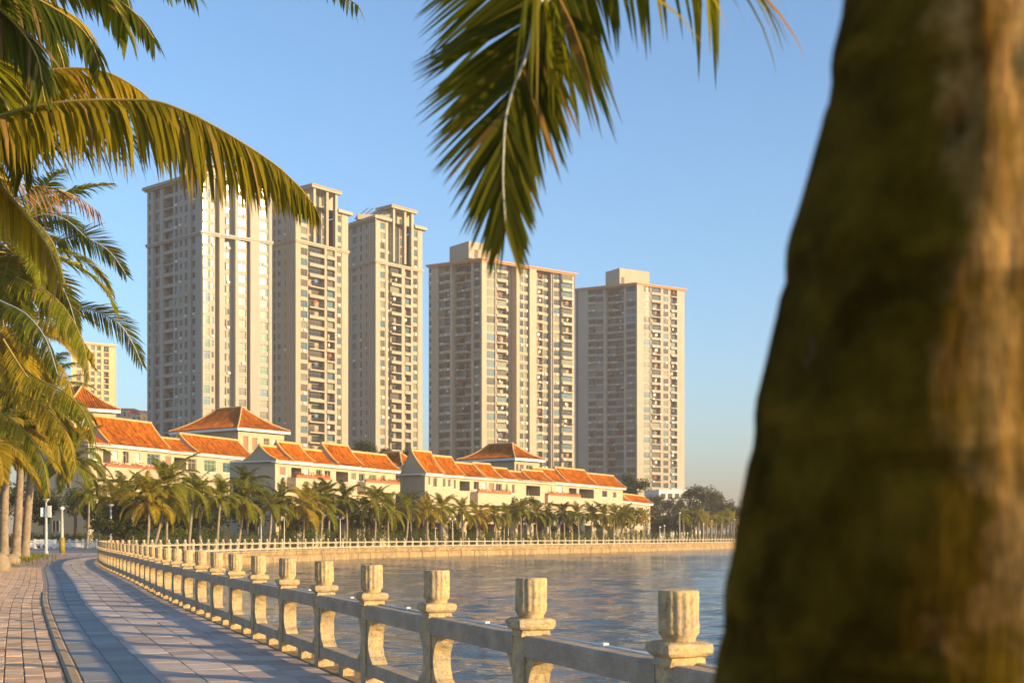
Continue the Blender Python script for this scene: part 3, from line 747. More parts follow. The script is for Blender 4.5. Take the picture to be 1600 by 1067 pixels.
        if s.band:
            mb.box(P(-.3, .2, s.band), (d.x * (L + .6), d.y * (L + .6), 0), (n.x * .65, n.y * .65, 0), (0, 0, .55))
            mb.box(P(-.15, .2, s.band - .4), (d.x * (L + .3), d.y * (L + .3), 0), (n.x * .42, n.y * .42, 0), (0, 0, .4))
        return P, A, d, n, rz
    def cornice(s, mt, h=.7, out=.8, z=None, bands=2, skip=None):
        cm = MB()
        for A, B, d, n, H, P in s.out:
            L = (B - A).length
            if skip and A == skip[0]:
                u0, u1 = px_u(skip[1], A, d), px_u(skip[2], A, d)
                for a_, b_ in ((-out, u0), (u1, L + out)): cm.box(P(a_, 0, H), (d.x * (b_ - a_), d.y * (b_ - a_), 0), (n.x * out, n.y * out, 0), (0, 0, h)); cm.box(P(a_, .9, H + .01), (d.x * (b_ - a_), d.y * (b_ - a_), 0), (n.x * .89, n.y * .89, 0), (0, 0, h - .02))
                continue
            zz = z if z is not None else H
            o = Vector((A.x - s.org.x, A.y - s.org.y, 0)); dd = Vector((d.x, d.y, 0)); nn = Vector((n.x, n.y, 0))
            cm.box(o - dd * out + V(0, 0, zz), dd * (L + 2 * out), nn * out, (0, 0, h)); cm.box(o - dd * out - nn * 1.2 + V(0, 0, zz + .01), dd * (L + 2 * out), nn * 1.19, (0, 0, h - .02))
            if bands > 1: cm.box(o - dd * out * .5 + V(0, 0, zz - .45), dd * (L + out), nn * out * .5, (0, 0, .44))
        cm.build('cornice', M[mt], s.root)
    def close(s, A0, A1, A2, depth_scale=1.0):
        """plain rear walls and roof"""
        o = s.org; a, b, c = [Vector((p.x, p.y, 0)) - o for p in (A0, A1, A2)]; e = a + (c - b); H = s.H
        s.mb.poly([c, e, e + V(0, 0, H), c + V(0, 0, H)]); s.mb.poly([e, a, a + V(0, 0, H), e + V(0, 0, H)])
        s.mb.poly([p + V(0, 0, H + .2) for p in (a, b, c, e)]); s.e = e
        s.mb.build('wall', M[s.wall], s.root)
    def block(s, name, A, d, n, u0, u1, o0, o1, z0, z1, mt):
        mb = MB(); d3 = V(d.x, d.y, 0); n3 = V(n.x, n.y, 0); b = V(A.x, A.y, 0) - s.org + d3 * u0 - n3 * o0
        mb.box(b + V(0, 0, z0), d3 * (u1 - u0), -n3 * (o1 - o0), (0, 0, z1 - z0)); return mb.build(name, M[mt], s.root)

def P2(px, z): return Vector(((px - CX) / F * z, z))
# tower 1: tall pale tower
B_ = P2(315, 333); A_ = P2(230, 349); C_ = P2(425, 345)
t = Tower('apartment_tower', 'tallest-looking pale tower partly veiled by the arching frond, with a narrow golden glazed bay', B_, 95.4, 'wall_pale', 26, band=80.2, seed=1)
t.line(A_, B_, [(230, 232, 0, 'wall'), (232, 235.5, 0, 'win'), (235.5, 239, 0, 'wall'), (239, 250, .6, 'win', {'ledge': 1}), (250, 254.5, 0, 'wall'), (254.5, 270.5, .9, 'balc', {'enc': .6}),
                (270.5, 272.5, 0, 'wall'), (272.5, 278.5, 0, 'win'), (278.5, 280, 0, 'wall'), (280, 285.5, 0, 'small'), (285.5, 288, 0, 'wall'), (288, 293.5, 0, 'win'), (293.5, 297.5, 0, 'wall'),
                (297.5, 305, .5, 'small', {'gl': ['glass_mid']}), (305, 315, 0, 'wall')])
P, A, d, n, rz = t.line(B_, C_, [(315, 316, 0, 'wall'), (316, 328.5, -.3, 'glaze', {'gl': ['glass_pale', 'glass_pale', 'glass_green', 'glass_blue'], 'fr': 'frame_w', 'st': 'three', 'm': .1}), (328.5, 330, 0, 'wall'), (330, 334, 0, 'small'),
                (334, 336, 0, 'wall'), (336, 343, 4.0, 'wall'), (343, 351, 0, 'wall'), (351, 358.5, 1.8, 'win'), (358.5, 363, 1.8, 'small'), (363, 368, 1.8, 'wall'), (368, 373, 0, 'wall'), (373, 387, .5, 'win', {'gl': ['glass_blue', 'glass_green', 'glass_green', 'glass_mid', 'glass_pale'], 'fr': 'frame_w'}),
                (387, 390.5, 2.2, 'wall'), (390.5, 405.5, -.3, 'wall'), (405.5, 420.5, .2, 'win', {'gl': ['glass_blue', 'glass_green', 'glass_green', 'glass_mid', 'glass_pale'], 'fr': 'frame_w', 'st': 'three'}), (420.5, 425, 0, 'wall')])
t.cornice('wall_cream', .8, 1.0); t.close(A_, B_, C_)
t.block('roof_house', A, d, n, 3, 14, 2, 9, 95.6, 98.6, 'wall_cream'); t.block('roof_slab', A, d, n, 2, 15, 1, 10, 98.62, 99.1, 'trim')
# towers 2 and 3: portal crowned
def portal(t, A, d, n, xs, zb, z1, wall):
    us = [px_u(x, A, d) for x in xs]
    for i in range(0, len(us), 2): t.block('portal_column', A, d, n, us[i], us[i + 1], -.55, .55, zb, z1, wall)
    t.block('portal_beam', A, d, n, us[0] - 1.2, us[-1] + 1.0, -1.2, 6, z1, z1 + .7, wall); t.block('portal_beam_top', A, d, n, us[0] - 1.3, us[-1] + 1.1, -1.4, 6.2, z1 + .72, z1 + .95, 'trim')
    t.block('stair_tower', A, d, n, us[0] - .8, us[-1] + 3.2, 2.9, 9, t.H - .1, z1 - .01, wall)
    rz = math.atan2(d.y, d.x)
    for a_, b_ in ((us[1], us[2]), (us[3], us[4])):
        for k in range(5):
            u_ = (a_ + b_) / 2; inst('window', win_mesh((b_ - a_) * .62, 2.5, 'three', 'glass_mid' if k % 2 else 'glass_blue'), t.root, (A.x + d.x * u_ - n.x * 2.6 - t.org.x, A.y + d.y * u_ - n.y * 2.6 - t.org.y, zb + 1.6 + k * 3.0), (0, 0, rz))
A_, B_, C_ = P2(425, 371), P2(462, 364), P2(544, 380)
t = Tower('apartment_tower', 'cream tower with a tall columned portal crown, standing between the veiled tower and its twin', B_, 96.5, 'wall_cream', 22, band=85.4, seed=2)
t.line(A_, B_, [(425, 427, 0, 'wall'), (427, 430.5, 0, 'win'), (430.5, 433.5, 0, 'wall'), (433.5, 439, 0, 'small'), (439, 443.5, 0, 'wall'), (443.5, 448, 0, 'small', {'m': .5}), (448, 462, 0, 'wall')], ac=.04)
P, A, d, n, rz = t.line(B_, C_, [(462, 469.5, 0, 'wall'), (469.5, 482, .2, 'win', {'gl': ['glass_mid', 'glass_blue', 'glass_pale']}), (482, 484, .8, 'wall'), (484, 506.5, .6, 'balc', {'enc': .25, 'top': 85.6}), (506.5, 510, -.2, 'wall', {'top': 85.6}), (510, 522.5, .3, 'balc', {'enc': .55, 'top': 85.6}),
                (522.5, 525.5, -.2, 'wall'), (525.5, 534, .2, 'win', {'gl': ['glass_pale', 'glass_mid', 'glass_blue']}), (534, 544, 0, 'wall')], ac=.2)
t.cornice('wall_cream', .9, 1.0, skip=(A, 480, 525.5)); t.close(A_, B_, C_); portal(t, A, d, n, [488, 491.5, 508, 511.5, 522, 525.5], 86, 101.6, 'wall_cream')
A_, B_, C_ = P2(543.5, 401.5), P2(587, 390), P2(660, 405)
t = Tower('apartment_tower', 'cream tower with a columned portal crown and dark slanting roof frames beside open sky', B_, 98.0, 'wall_cream', 22, band=85.0, seed=3)
t.line(A_, B_, [(543.5, 550, 0, 'wall'), (550, 558, 0, 'win'), (558, 562, 0, 'wall'), (562, 566, 0, 'win'), (566, 570.5, 0, 'wall'), (570.5, 574.5, 0, 'small', {'m': .35}), (574.5, 587, 0, 'wall')], ac=.05)
P, A, d, n, rz = t.line(B_, C_, [(587, 594, 0, 'wall'), (594, 602.5, .2, 'win', {'gl': ['glass_mid', 'glass_blue', 'glass_pale']}), (602.5, 606.5, 0, 'wall'), (606.5, 612, 1.2, 'win'), (612, 627, .6, 'balc', {'enc': .3, 'top': 85.2}), (627, 632, -.2, 'wall', {'top': 85.2}), (632, 641.5, .3, 'balc', {'enc': .5, 'top': 85.2}),
                (641.5, 644.7, -.2, 'wall'), (644.7, 653, .2, 'win', {'gl': ['glass_pale', 'glass_mid', 'glass_blue']}), (653, 660, 0, 'wall')], ac=.2)
t.cornice('wall_cream', .9, 1.1, skip=(A, 609, 645)); t.close(A_, B_, C_); portal(t, A, d, n, [612.5, 615.5, 630, 633, 641, 644.5], 86, 102.4, 'wall_cream')
o3 = V(A.x, A.y, 0) - t.org
for k in range(6):
    mb = MB(); p0 = o3 + V(-7 + k * 1.6, 4.5 + k * .1, 99); mb.tube([p0, p0 + V(4.0, 1.0, 3.6)], [.16, .16], 5, smooth=False); mb.build('roof_frame', M['dark_roof'], t.root)
mb = MB(); mb.box(o3 + V(-6, 4, 98.9), (11, 1.5, 0), (-1, 4, 0), (0, 0, 1.6)); mb.build('roof_house', M['wall_grey'], t.root)
# tower 4: wide buff tower
A_, B_, C_ = P2(670, 443), P2(752, 432), P2(898, 457)
t = Tower('apartment_tower', 'widest buff tower, crowded with balconies and laundry, behind the hanging frond tips', B_, 94.6, 'wall_buff', 20, glasses=CL, seed=4)
t.line(A_, B_, [(670, 674, 0, 'small'), (674, 683.5, 0, 'wall'), (683.5, 693, .8, 'win', {'ledge': 1, 'm': .05}), (693, 703, .8, 'balc', {'enc': .7}), (703, 705.5, 0, 'wall'), (705.5, 721, 3.2, 'balc', {'enc': .6, 'gl': ['glass_blue', 'glass_dark']}), (721, 736, 3.2, 'balc', {'enc': .5, 'gl': ['glass_blue', 'glass_mid']}), (736, 739, 0, 'wall'), (739, 750, .6, 'win', {'ledge': 1, 'm': .05}), (750, 752, 0, 'wall')], ac=.25)
P, A, d, n, rz = t.line(B_, C_, [(752, 759.5, -.3, 'wall'), (759.5, 774, .3, 'glaze', {'gl': ['glass_mid', 'glass_blue', 'glass_pale', 'glass_dark'], 'm': .05, 'st': 'four'}), (774, 776, 0, 'wall'), (776, 793, .5, 'balc', {'enc': .3}), (793, 808, 3.4, 'win', {'m': 1.0, 'ledge': 1}), (808, 812, .3, 'wall'), (812, 819, .3, 'win'), (819, 826.5, .3, 'win', {'gl': ['glass_pale', 'glass_mid']}),
                (826.5, 837, -.4, 'wall'), (837, 844.5, 1.5, 'glaze', {'gl': ['glass_blue', 'glass_pale']}), (844.5, 854, 2.2, 'balc', {'enc': .2}), (854, 864, 2.2, 'win', {'ledge': 1}), (864, 866, 1.0, 'wall'), (866, 877.5, .6, 'win'), (877.5, 894, 0, 'balc', {'enc': .45}), (894, 898, .2, 'wall')], ac=.3)
t.cornice('trim', .5, .8); t.close(A_, B_, C_)
u0, u1 = px_u(757, A, d), px_u(800, A, d)
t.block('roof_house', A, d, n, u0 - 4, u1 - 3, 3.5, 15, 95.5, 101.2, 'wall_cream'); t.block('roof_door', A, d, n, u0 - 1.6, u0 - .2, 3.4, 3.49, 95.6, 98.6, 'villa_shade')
# tower 5
A_, B_, C_ = P2(898.5, 521), P2(994.6, 508), P2(1069.5, 521)
t = Tower('apartment_tower', 'tower with a plain box on its roof, beside open sky and haze-grey trees', B_, 101.4, 'wall_grey', 15, glasses=CL, seed=5)
t.line(A_, B_, [(898.5, 903.5, 1.5, 'glaze', {'gl': ['glass_blue', 'glass_dark'], 'm': .05}), (903.5, 918.5, 0, 'wall'), (918.5, 930, .6, 'balc', {'enc': .7}), (930, 942, .6, 'win', {'ledge': 1, 'm': .05, 'st': 'three'}), (942, 944, .4, 'wall'),
                (944, 958, 3.4, 'balc', {'enc': .65, 'gl': ['glass_blue', 'glass_dark']}), (958, 974, 3.4, 'balc', {'enc': .6, 'gl': ['glass_blue', 'glass_mid']}), (974, 977, .4, 'wall'), (977, 993, .8, 'win', {'ledge': 1, 'st': 'four', 'm': .05}), (993, 994.6, 0, 'wall')], ac=.2)
P, A, d, n, rz = t.line(B_, C_, [(994.6, 1005, -.3, 'wall'), (1005, 1016.5, .3, 'glaze', {'gl': ['glass_pale', 'glass_pale', 'glass_mid', 'glass_blue'], 'fr': 'frame_w', 'm': .05, 'st': 'four'}), (1016.5, 1018, .1, 'wall'), (1018, 1033, .5, 'balc', {'enc': .4}), (1033, 1036, .3, 'wall'), (1036, 1046, .3, 'win', {'m': .4}), (1046, 1048.5, .3, 'wall'), (1048.5, 1058, .6, 'balc', {'enc': .5}), (1058, 1069.5, 0, 'wall')], ac=.15)
t.cornice('trim', .5, .8); t.close(A_, B_, C_)
u0, u1 = px_u(972, A, d), px_u(1012, A, d)
t.block('roof_house', A, d, n, -3.5, 11.5, 6.5, 16, 102.3, 108.5, 'wall_cream'); t.block('roof_door', A, d, n, -2.6, -1.2, 6.4, 6.49, 102.3, 105, 'villa_shade')
mb = MB(); b0 = at(1030, 470, Z=0); mb.box((0, 0, 0), (16, 4, 0), (-4, 14, 0), (0, 0, 18.6)); 
for k in range(6): mb.box((.8 + k * 2.6, .2 + k * .65 - .05, 15.2), (1.6, .4, 0), (.03, -.12, 0), (0, 0, 1.9), 1)
tag(mb.build('podium_building', [M['white'], M['glass_mid']], loc=b0), 'low white flat-roofed podium at the foot of the tower with the roof box', 'building')
# golden tower at the edge and small far blocks
A_, B_ = P2(112, 600), P2(179, 612)
t = Tower('apartment_tower', 'distant golden tower glimpsed between palm fronds above the hipped orange roof', A_, 92, 'wall_gold', 54, seed=6)
t.line(A_, B_, [(112, 119, 0, 'wall'), (119, 127, .3, 'win'), (127, 130.5, 0, 'wall'), (130.5, 136, 2.2, 'wall'), (136, 141, 0, 'wall'), (141, 148, .3, 'win'), (148, 151, 0, 'wall'), (151, 158, .3, 'win'), (158, 162, 0, 'wall'), (162, 170, .6, 'balc', {'enc': .5}), (170, 179, 0, 'wall')])
t.cornice('wall_gold', .8, 1.0)
ee = [Vector((p.x, p.y, 0)) - t.org for p in (A_, B_)]; back = V(-6, 22, 0); H = 92
for a, b in ((ee[0] + back, ee[0]), (ee[1], ee[1] + back), (ee[1] + back, ee[0] + back)): t.mb.poly([a, b, b + V(0, 0, H), a + V(0, 0, H)])
t.mb.poly([ee[0] + V(0, 0, H), ee[1] + V(0, 0, H), ee[1] + back + V(0, 0, H), ee[0] + back + V(0, 0, H)]); t.mb.build('wall', M['wall_gold'], t.root)
for (px0, px1, ytop, z, wl, rf, lab) in ((181, 206, 639, 520, 'wall_buff', None, 'small distant buff block between the golden tower and the veiled tower'), (203, 224, 646, 500, 'wall_grey', 'cloth_r', 'small distant block with a dusty red roof beside the veiled tower'),
                                          (219, 231, 645, 470, 'dark_roof', None, 'dark narrow distant block tucked against the veiled tower')):
    a = at(px0, z, py=ytop); b = at(px1, z, py=ytop); r_ = empty('distant_building', (a.x, z, 0)); tag(r_, lab, 'building')
    mb = MB(); mb.box((0, 0, 0), (b.x - a.x, 2, 0), (0, 12, 0), (0, 0, a.z)); mb.build('wall', M[wl], r_)
    mb = MB(); mb.box((-.5, -.5, a.z), (b.x - a.x + 1, 2, 0), (0, 13, 0), (0, 0, 1.2 if rf else .4)); mb.build('roof', M[rf or wl], r_)
    for i in range(int((b.x - a.x) / 2)):
        for k in range(3): inst('window', win_mesh(1.2, 1.5, 'two', rnd.choice(CL)), r_, (1.1 + i * 2, (1.1 + i * 2) * 2 / (b.x - a.x) - .05, a.z - 2 - 3 * k))

# ------------------------------------------------------------------ villas
def roof_slope(mb, E0, E1, up, in0=0.0, in1=0.0, sag=.25, rib=.42, rows=7, m=0):
    """ribbed tile slope: eave line E0-E1, up = vector from eave to ridge, insets clip hips"""
    E0, E1, up = Vector(E0), Vector(E1), Vector(up); d = (E1 - E0); L = d.length; d.normalize(); nrm = d.cross(up).normalized()
    if nrm.z < 0: nrm = -nrm
    n = max(2, int(L / rib)); 
    for i in range(n):
        u0 = L * i / n; u1 = L * (i + 1) / n; tn = rnd.random()
        prof = [(u0, 0), (u0 + (u1 - u0) * .3, .17), (u0 + (u1 - u0) * .62, .17), (u0 + (u1 - u0) * .86, 0)]
        if i < n: prof.append((u1, 0))
        b = len(mb.v); K = len(prof)
        for k in range(rows + 1):
            for (u, h) in prof:
                lim = 1.0
                if in0 > 0: lim = min(lim, u / in0)
                if in1 > 0: lim = min(lim, (L - u) / in1)
                f = max(0.0, lim) * k / rows
                p = E0 + d * u + up * f + nrm * (h - sag * math.sin(math.pi * f)); mb.v.append(tuple(p))
        for k in range(rows):
            tt = min(1, max(0, .5 + (tn - .5) * .5 + rnd.uniform(-.35, .35)))
            for j in range(K - 1): mb.face((b + k * K + j, b + k * K + j + 1, b + (k + 1) * K + j + 1, b + (k + 1) * K + j), m, tt)
        # tile end
        mb.face((b, b + 1, b + 2, b + 3), m, tn)
def ridge_line(mb, pts, r=.16, m=0): mb.tube(pts, [r] * len(pts), 6, m, smooth=False)
def sagline(A, B, sag, n=6):
    A, B = Vector(A), Vector(B); return [A.lerp(B, i / n) + V(0, 0, -sag * math.sin(math.pi * i / n) + .12) for i in range(n + 1)]

class Villa:
    def __init__(s, label, pxl, yl, zl, pxr, yr, zr, depth, group='orange-roofed seafront villas'):
        s.A = at(pxl, zl, py=yl); s.H = s.A.z; s.B = at(pxr, zr, py=yr); s.B.z = s.H; s.org = Vector((s.A.x, s.A.y, 0))
        s.root = empty('villa', s.org); tag(s.root, label, 'villa', group)
        s.A2 = Vector((s.A.x, s.A.y)); s.d = (Vector((s.B.x, s.B.y)) - s.A2); s.L = s.d.length; s.d.normalize(); s.n = Vector((s.d.y, -s.d.x)); s.depth = depth
        s.d3 = V(s.d.x, s.d.y, 0); s.n3 = V(s.n.x, s.n.y, 0); s.rz = math.atan2(s.d.y, s.d.x)
    def u(s, px): return px_u(px, s.A2, s.d)
    def zat(s, px, py):
        u = s.u(px); y = s.A2.y + s.d.y * u; return HC - (py - YH) / F * y
    def P(s, u, off, z): return s.d3 * u - s.n3 * off + V(0, 0, z)
    def walls(s, ops, z0=0.0, mt='villa', H=None, left=None):
        """front wall with openings (u0,u1,z0,z1,kind)"""
        H = H or s.H - .15; mb = MB()
        us = sorted({0.0, s.L, *[round(o[0], 3) for o in ops], *[round(o[1], 3) for o in ops]}); zs = sorted({z0, H, *[round(o[2], 3) for o in ops], *[round(o[3], 3) for o in ops]})
        for a, b in zip(us, us[1:]):
            for c, e in zip(zs, zs[1:]):
                um, zm = (a + b) / 2, (c + e) / 2
                if any(o[0] < um < o[1] and o[2] < zm < o[3] for o in ops): continue
                mb.poly([s.P(a, 0, c), s.P(b, 0, c), s.P(b, 0, e), s.P(a, 0, e)])
        for (a, b, c, e, kind) in ops:
            r = {'dark': 2.2, 'arch': .5}.get(kind, .22)
            mb.poly([s.P(a, 0, c), s.P(b, 0, c), s.P(b, r, c), s.P(a, r, c)]); mb.poly([s.P(a, r, e), s.P(b, r, e), s.P(b, 0, e), s.P(a, 0, e)])
            mb.poly([s.P(a, 0, c), s.P(a, r, c), s.P(a, r, e), s.P(a, 0, e)]); mb.poly([s.P(b, r, c), s.P(b, 0, c), s.P(b, 0, e), s.P(b, r, e)])
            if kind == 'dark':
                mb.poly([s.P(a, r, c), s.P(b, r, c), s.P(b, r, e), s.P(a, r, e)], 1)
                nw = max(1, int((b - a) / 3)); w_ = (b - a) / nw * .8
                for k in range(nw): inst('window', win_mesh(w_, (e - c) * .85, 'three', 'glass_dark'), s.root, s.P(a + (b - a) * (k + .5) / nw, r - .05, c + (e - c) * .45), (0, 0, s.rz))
            else:
                g = {'green': 'glass_green', 'teal': 'glass_blue', 'shut': 'shutter', 'mid': 'glass_mid', 'arch': 'glass_dark', 'pane': 'glass_dark', 'white': 'white', 'pale': 'glass_pale'}[kind]
                inst('window', win_mesh(b - a, e - c, 'one' if kind in ('shut',) else 'three' if b - a > 2.4 else 'two', g, 'frame_w'), s.root, s.P((a + b) / 2, r - .01, (c + e) / 2), (0, 0, s.rz))
            if kind != 'dark':
                sl = MB(); sl.box(s.P(a - .12, -.12, c - .12), s.d3 * (b - a + .24), -s.n3 * .118, (0, 0, .11)); sl.build('window_sill', M['white'], s.root)
        D = s.depth; H2 = H
        mb.poly([s.P(0, D, z0), s.P(0, 0, z0), s.P(0, 0, H2), s.P(0, D, H2)]); mb.poly([s.P(s.L, 0, z0), s.P(s.L, D, z0), s.P(s.L, D, H2), s.P(s.L, 0, H2)])
        mb.poly([s.P(s.L, D, z0), s.P(0, D, z0), s.P(0, D, H2), s.P(s.L, D, H2)]); mb.poly([s.P(0, 0, H2 - .01), s.P(s.L, 0, H2 - .01), s.P(s.L, D, H2 - .01), s.P(0, D, H2 - .01)])
        mb.build('wall', [M[mt], M['villa_shade']], s.root)
        tr = MB(); zb = s.H * .36
        tr.box(s.P(-.1, -.16, zb), s.d3 * (s.L + .2), -s.n3 * .158, (0, 0, .35)); tr.box(s.P(-.16, -.16, zb), s.d3 * .158, -s.n3 * D, (0, 0, .35))
        u = 0.0
        while u < s.L - .4: tr.box(s.P(u, -.10, .02), s.d3 * .45, -s.n3 * .098, (0, 0, zb - .03)); u += 5.1
        tr.build('band_course', M[mt], s.root)
        for (o_, zz_) in ((D * .3, s.H * .62), (D * .62, s.H * .62), (D * .45, s.H * .2)):
            if s.H < 15: inst('window', win_mesh(1.3, 1.6, 'two', 'glass_mid', 'frame_w'), s.root, s.P(-.03, o_, zz_), (0, 0, s.rz - math.pi / 2))
        fa = MB(); e_ = .55
        fa.box(s.P(-e_, -e_, s.H - .30), s.d3 * (s.L + 2 * e_), -s.n3 * .12, (0, 0, .28)); fa.box(s.P(-e_, -e_ + .125, s.H - .40), s.d3 * (s.L + 2 * e_), -s.n3 * (e_ + .1), (0, 0, .12))
        fa.box(s.P(-e_, -e_ + .13, s.H - .25), s.d3 * .14, -s.n3 * D, (0, 0, .23))
        n_ = int((s.L + 1) / .45)
        for k in range(n_): fa.box(s.P(-e_ + k * (s.L + 2 * e_) / n_, -e_ - .10, s.H - .14), s.d3 * .2, -s.n3 * .095, (0, 0, .16))
        fa.build('eave_fascia', M['white'], s.root)
    def opx(s, x0, x1, y0, y1, kind): 
        u0, u1 = s.u(x0), s.u(x1); return (round(u0, 3), round(u1, 3), round(s.zat(x1, y1), 3), round(min(s.zat(x0, y0), s.H - .5), 3), kind)
    def segs(s, lst, run=2.2, rise=2.6, back=2.4):
        for (x0, x1, dr, dz) in lst:
            u0, u1 = (s.u(x0) if x0 is not None else -.55), (s.u(x1) if x1 is not None else s.L + .55)
            r, h = run, rise + dz; mb = MB(); e = -.62; z = s.H + dr
            up = -s.n3 * (r - e) + V(0, 0, h); roof_slope(mb, s.P(u0, e, z), s.P(u1, e, z), up)
            roof_slope(mb, s.P(u1, r + back, z), s.P(u0, r + back, z), s.n3 * back + V(0, 0, h))
            mb.build('tiled_roof', M['tile'], s.root)
            g = MB()
            for u in (u0, u1):
                g.poly([s.P(u, e, z), s.P(u, r + back, z), s.P(u, r, z + h - .1)])
            ridge_line(g, [s.P(u0 - .1, r, z + h + .12), s.P(u1 + .1, r, z + h + .12)], .2, 1)
            for u in (u0, u1): ridge_line(g, sagline(s.P(u, e, z), s.P(u, r, z + h), .22), .13, 1); ridge_line(g, sagline(s.P(u, r, z + h), s.P(u, r + back, z), .2), .13, 1)
            g.build('gable', [M['villa'], M['ridge']], s.root)
    def balcony(s, x0, x1, zt, h=1.1, planter=True, out=1.4):
        u0, u1 = s.u(x0), s.u(x1); mb = MB()
        mb.box(s.P(u0, -out, zt - h), s.d3 * (u1 - u0), -s.n3 * .18, (0, 0, h)); mb.box(s.P(u0, -out + .181, zt - h), s.d3 * .18, -s.n3 * (out - .182), (0, 0, h)); mb.box(s.P(u1 - .18, -out + .181, zt - h), s.d3 * .18, -s.n3 * (out - .182), (0, 0, h))
        mb.box(s.P(u0 + .181, -out + .181, zt - h), s.d3 * (u1 - u0 - .362), -s.n3 * (out - .182), (0, 0, .2))
        bo = mb.build('balcony', M['villa'], s.root)
        if planter:
            mb = MB(); mb.box(s.P(u0 + .1, -out - .05, zt + .02), s.d3 * (u1 - u0 - .2), -s.n3 * .3, (0, 0, .32)); mb.build('planter', M['planter'], bo)
            mb = MB(); n_ = int((u1 - u0) * 14)
            for k in range(n_):
                c = s.P(rnd.uniform(u0 + .1, u1 - .1), -out + .1 + rnd.uniform(-.1, .1), zt + .36 + rnd.uniform(0, .5) * rnd.random()); a = V(rnd.gauss(0, 1), rnd.gauss(0, 1), rnd.gauss(0, 1)).normalized() * .14; b = a.orthogonal().normalized() * .1
                mb.poly([c - a, c + b, c + a, c - b], 1 if rnd.random() < .35 else 0, rnd.random())
            tag(mb.build('planter_flowers', [M['planter'], M['hedge']], bo), kind='stuff')
    def ground_ops(s, zt=3.4, w=3.6, gap=1.5, start=1.0, kind='dark'):
        out = []; u = 1.6; top = s.H - 5.4
        while u + 2 < s.L - 1:
            if top - 1.6 > zt + .5 and rnd.random() < .8: w2 = rnd.choice([1.0, 1.6, 2.4]); out.append((round(u, 3), round(u + w2, 3), round(top - 1.7, 3), round(top, 3), rnd.choice(['pane', 'mid', 'shut', 'teal', 'pane'])))
            u += rnd.uniform(2.8, 4.2)
        u = start
        while u + w < s.L - .6:
            out.append((round(u, 3), round(u + w * .8, 3), .12, zt, kind)); u += w + gap
        return out
    def hip(s, rise, ridge0, ridge1, D, sag=.5):
        """hipped roof; ridge parallel to the depth direction: insets along depth"""
        e = .8; z = s.H; Lw = s.L + 2 * e; Dd = D + 2 * e; hw = Lw / 2
        P = lambda u, o: s.P(u, o, z)
        apexA = s.P(s.L / 2, -e + hw * .95, z + rise); apexB = s.P(s.L / 2, D + e - hw * .95, z + rise)
        mb = MB()
        roof_slope(mb, P(-e, -e), P(s.L + e, -e), apexA - s.P(s.L / 2, -e, z), hw, hw, sag)
        roof_slope(mb, P(-e, D + e), P(-e, -e), apexA - s.P(-e, -e + hw * .95, z), hw * .95, hw * .95, sag)
        roof_slope(mb, P(s.L + e, -e), P(s.L + e, D + e), apexA - s.P(s.L + e, -e + hw * .95, z), hw * .95, hw * .95, sag)
        roof_slope(mb, P(s.L + e, D + e), P(-e, D + e), apexB - s.P(s.L / 2, D + e, z), hw, hw, sag)
        mb.build('tiled_roof', M['tile'], s.root)
        g = MB(); ridge_line(g, [apexA + V(0, 0, .1), apexB + V(0, 0, .1)], .2)
        for a, b in ((P(-e, -e), apexA), (P(s.L + e, -e), apexA), (P(-e, D + e), apexB), (P(s.L + e, D + e), apexB)): ridge_line(g, sagline(a, b, sag * .9), .15)
        g.build('ridge_tiles', M['ridge'], s.root)
        f = MB()
        for (a, b, c) in ((P(-e, -e), s.d3 * Lw, -s.n3 * .15), (P(-e, -e + .151), -s.n3 * (Dd - .16), s.d3 * .15), (P(s.L + e - .15, -e + .151), -s.n3 * (Dd - .16), s.d3 * .15)): f.box(a - V(0, 0, .5), b, c, (0, 0, .45))
        f.box(s.P(-e + .16, -e + .16, z - .3), s.d3 * (Lw - .32), -s.n3 * (Dd - .32), (0, 0, .1))
        f.build('eave_fascia', M['white'], s.root)
    def side_ops(s, lst):
        """windows stuck in shallow relief on the camera-facing end wall: (offset depth, z0, z1, width, kind)"""
        for (o, z0, z1, w_, g) in lst:
            inst('window', win_mesh(w_, z1 - z0, 'two', g, 'frame_w'), s.root, s.P(-.03, o, (z0 + z1) / 2), (0, 0, s.rz - math.pi / 2))

v = Villa('villa with stepped orange roofs and a long planter balcony beside the big palms', 138, 691, 170, 391, 716, 205.3, 12)
v.walls([v.opx(*q) for q in ((140, 150, 701, 718, 'green'), (161, 173, 703, 724, 'dark'), (176, 184, 704, 718, 'white'), (192, 201, 705, 724, 'arch'), (213, 219, 707, 720, 'white'), (230, 250, 708, 728, 'teal'), (258, 267, 712, 730, 'shut'), (272, 291, 714, 735, 'dark'),
        (294, 307, 716, 737, 'mid'), (319, 337, 718, 738, 'green'), (348, 361, 722, 739, 'teal'), (364, 369, 723, 739, 'shut'))] + v.ground_ops())
v.segs([(None, 168, -.2, -1.2), (165, 261, .1, .3), (258, 308, -.15, -1.4), (305, None, 0, -.6)], 2.9, 3.5, 3.2)
v.balcony(152, 238, v.zat(200, 732), 1.7)
v = Villa('villa with three stepped roofs, planter balconies and a plain grey end wall', 430, 718, 160, 618, 735, 187, 7)
v.walls([v.opx(*q) for q in ((437, 446, 729, 743, 'shut'), (455, 471, 730, 748, 'dark'), (476, 483, 732, 746, 'white'), (494, 503, 733, 748, 'pane'), (507, 516, 735, 752, 'arch'), (525, 544, 736, 753, 'dark'), (549, 556, 738, 750, 'pale'), (561, 570, 739, 752, 'pane'), (577, 588, 741, 754, 'green'), (596, 602, 742, 752, 'mid'))] + v.ground_ops())
v.segs([(None, 455, -.1, -.5), (452, 486, 0, .1), (483, 525, -.1, -.4), (522, 562, .15, .45), (558, None, -.1, 0)], 2.0, 2.3)
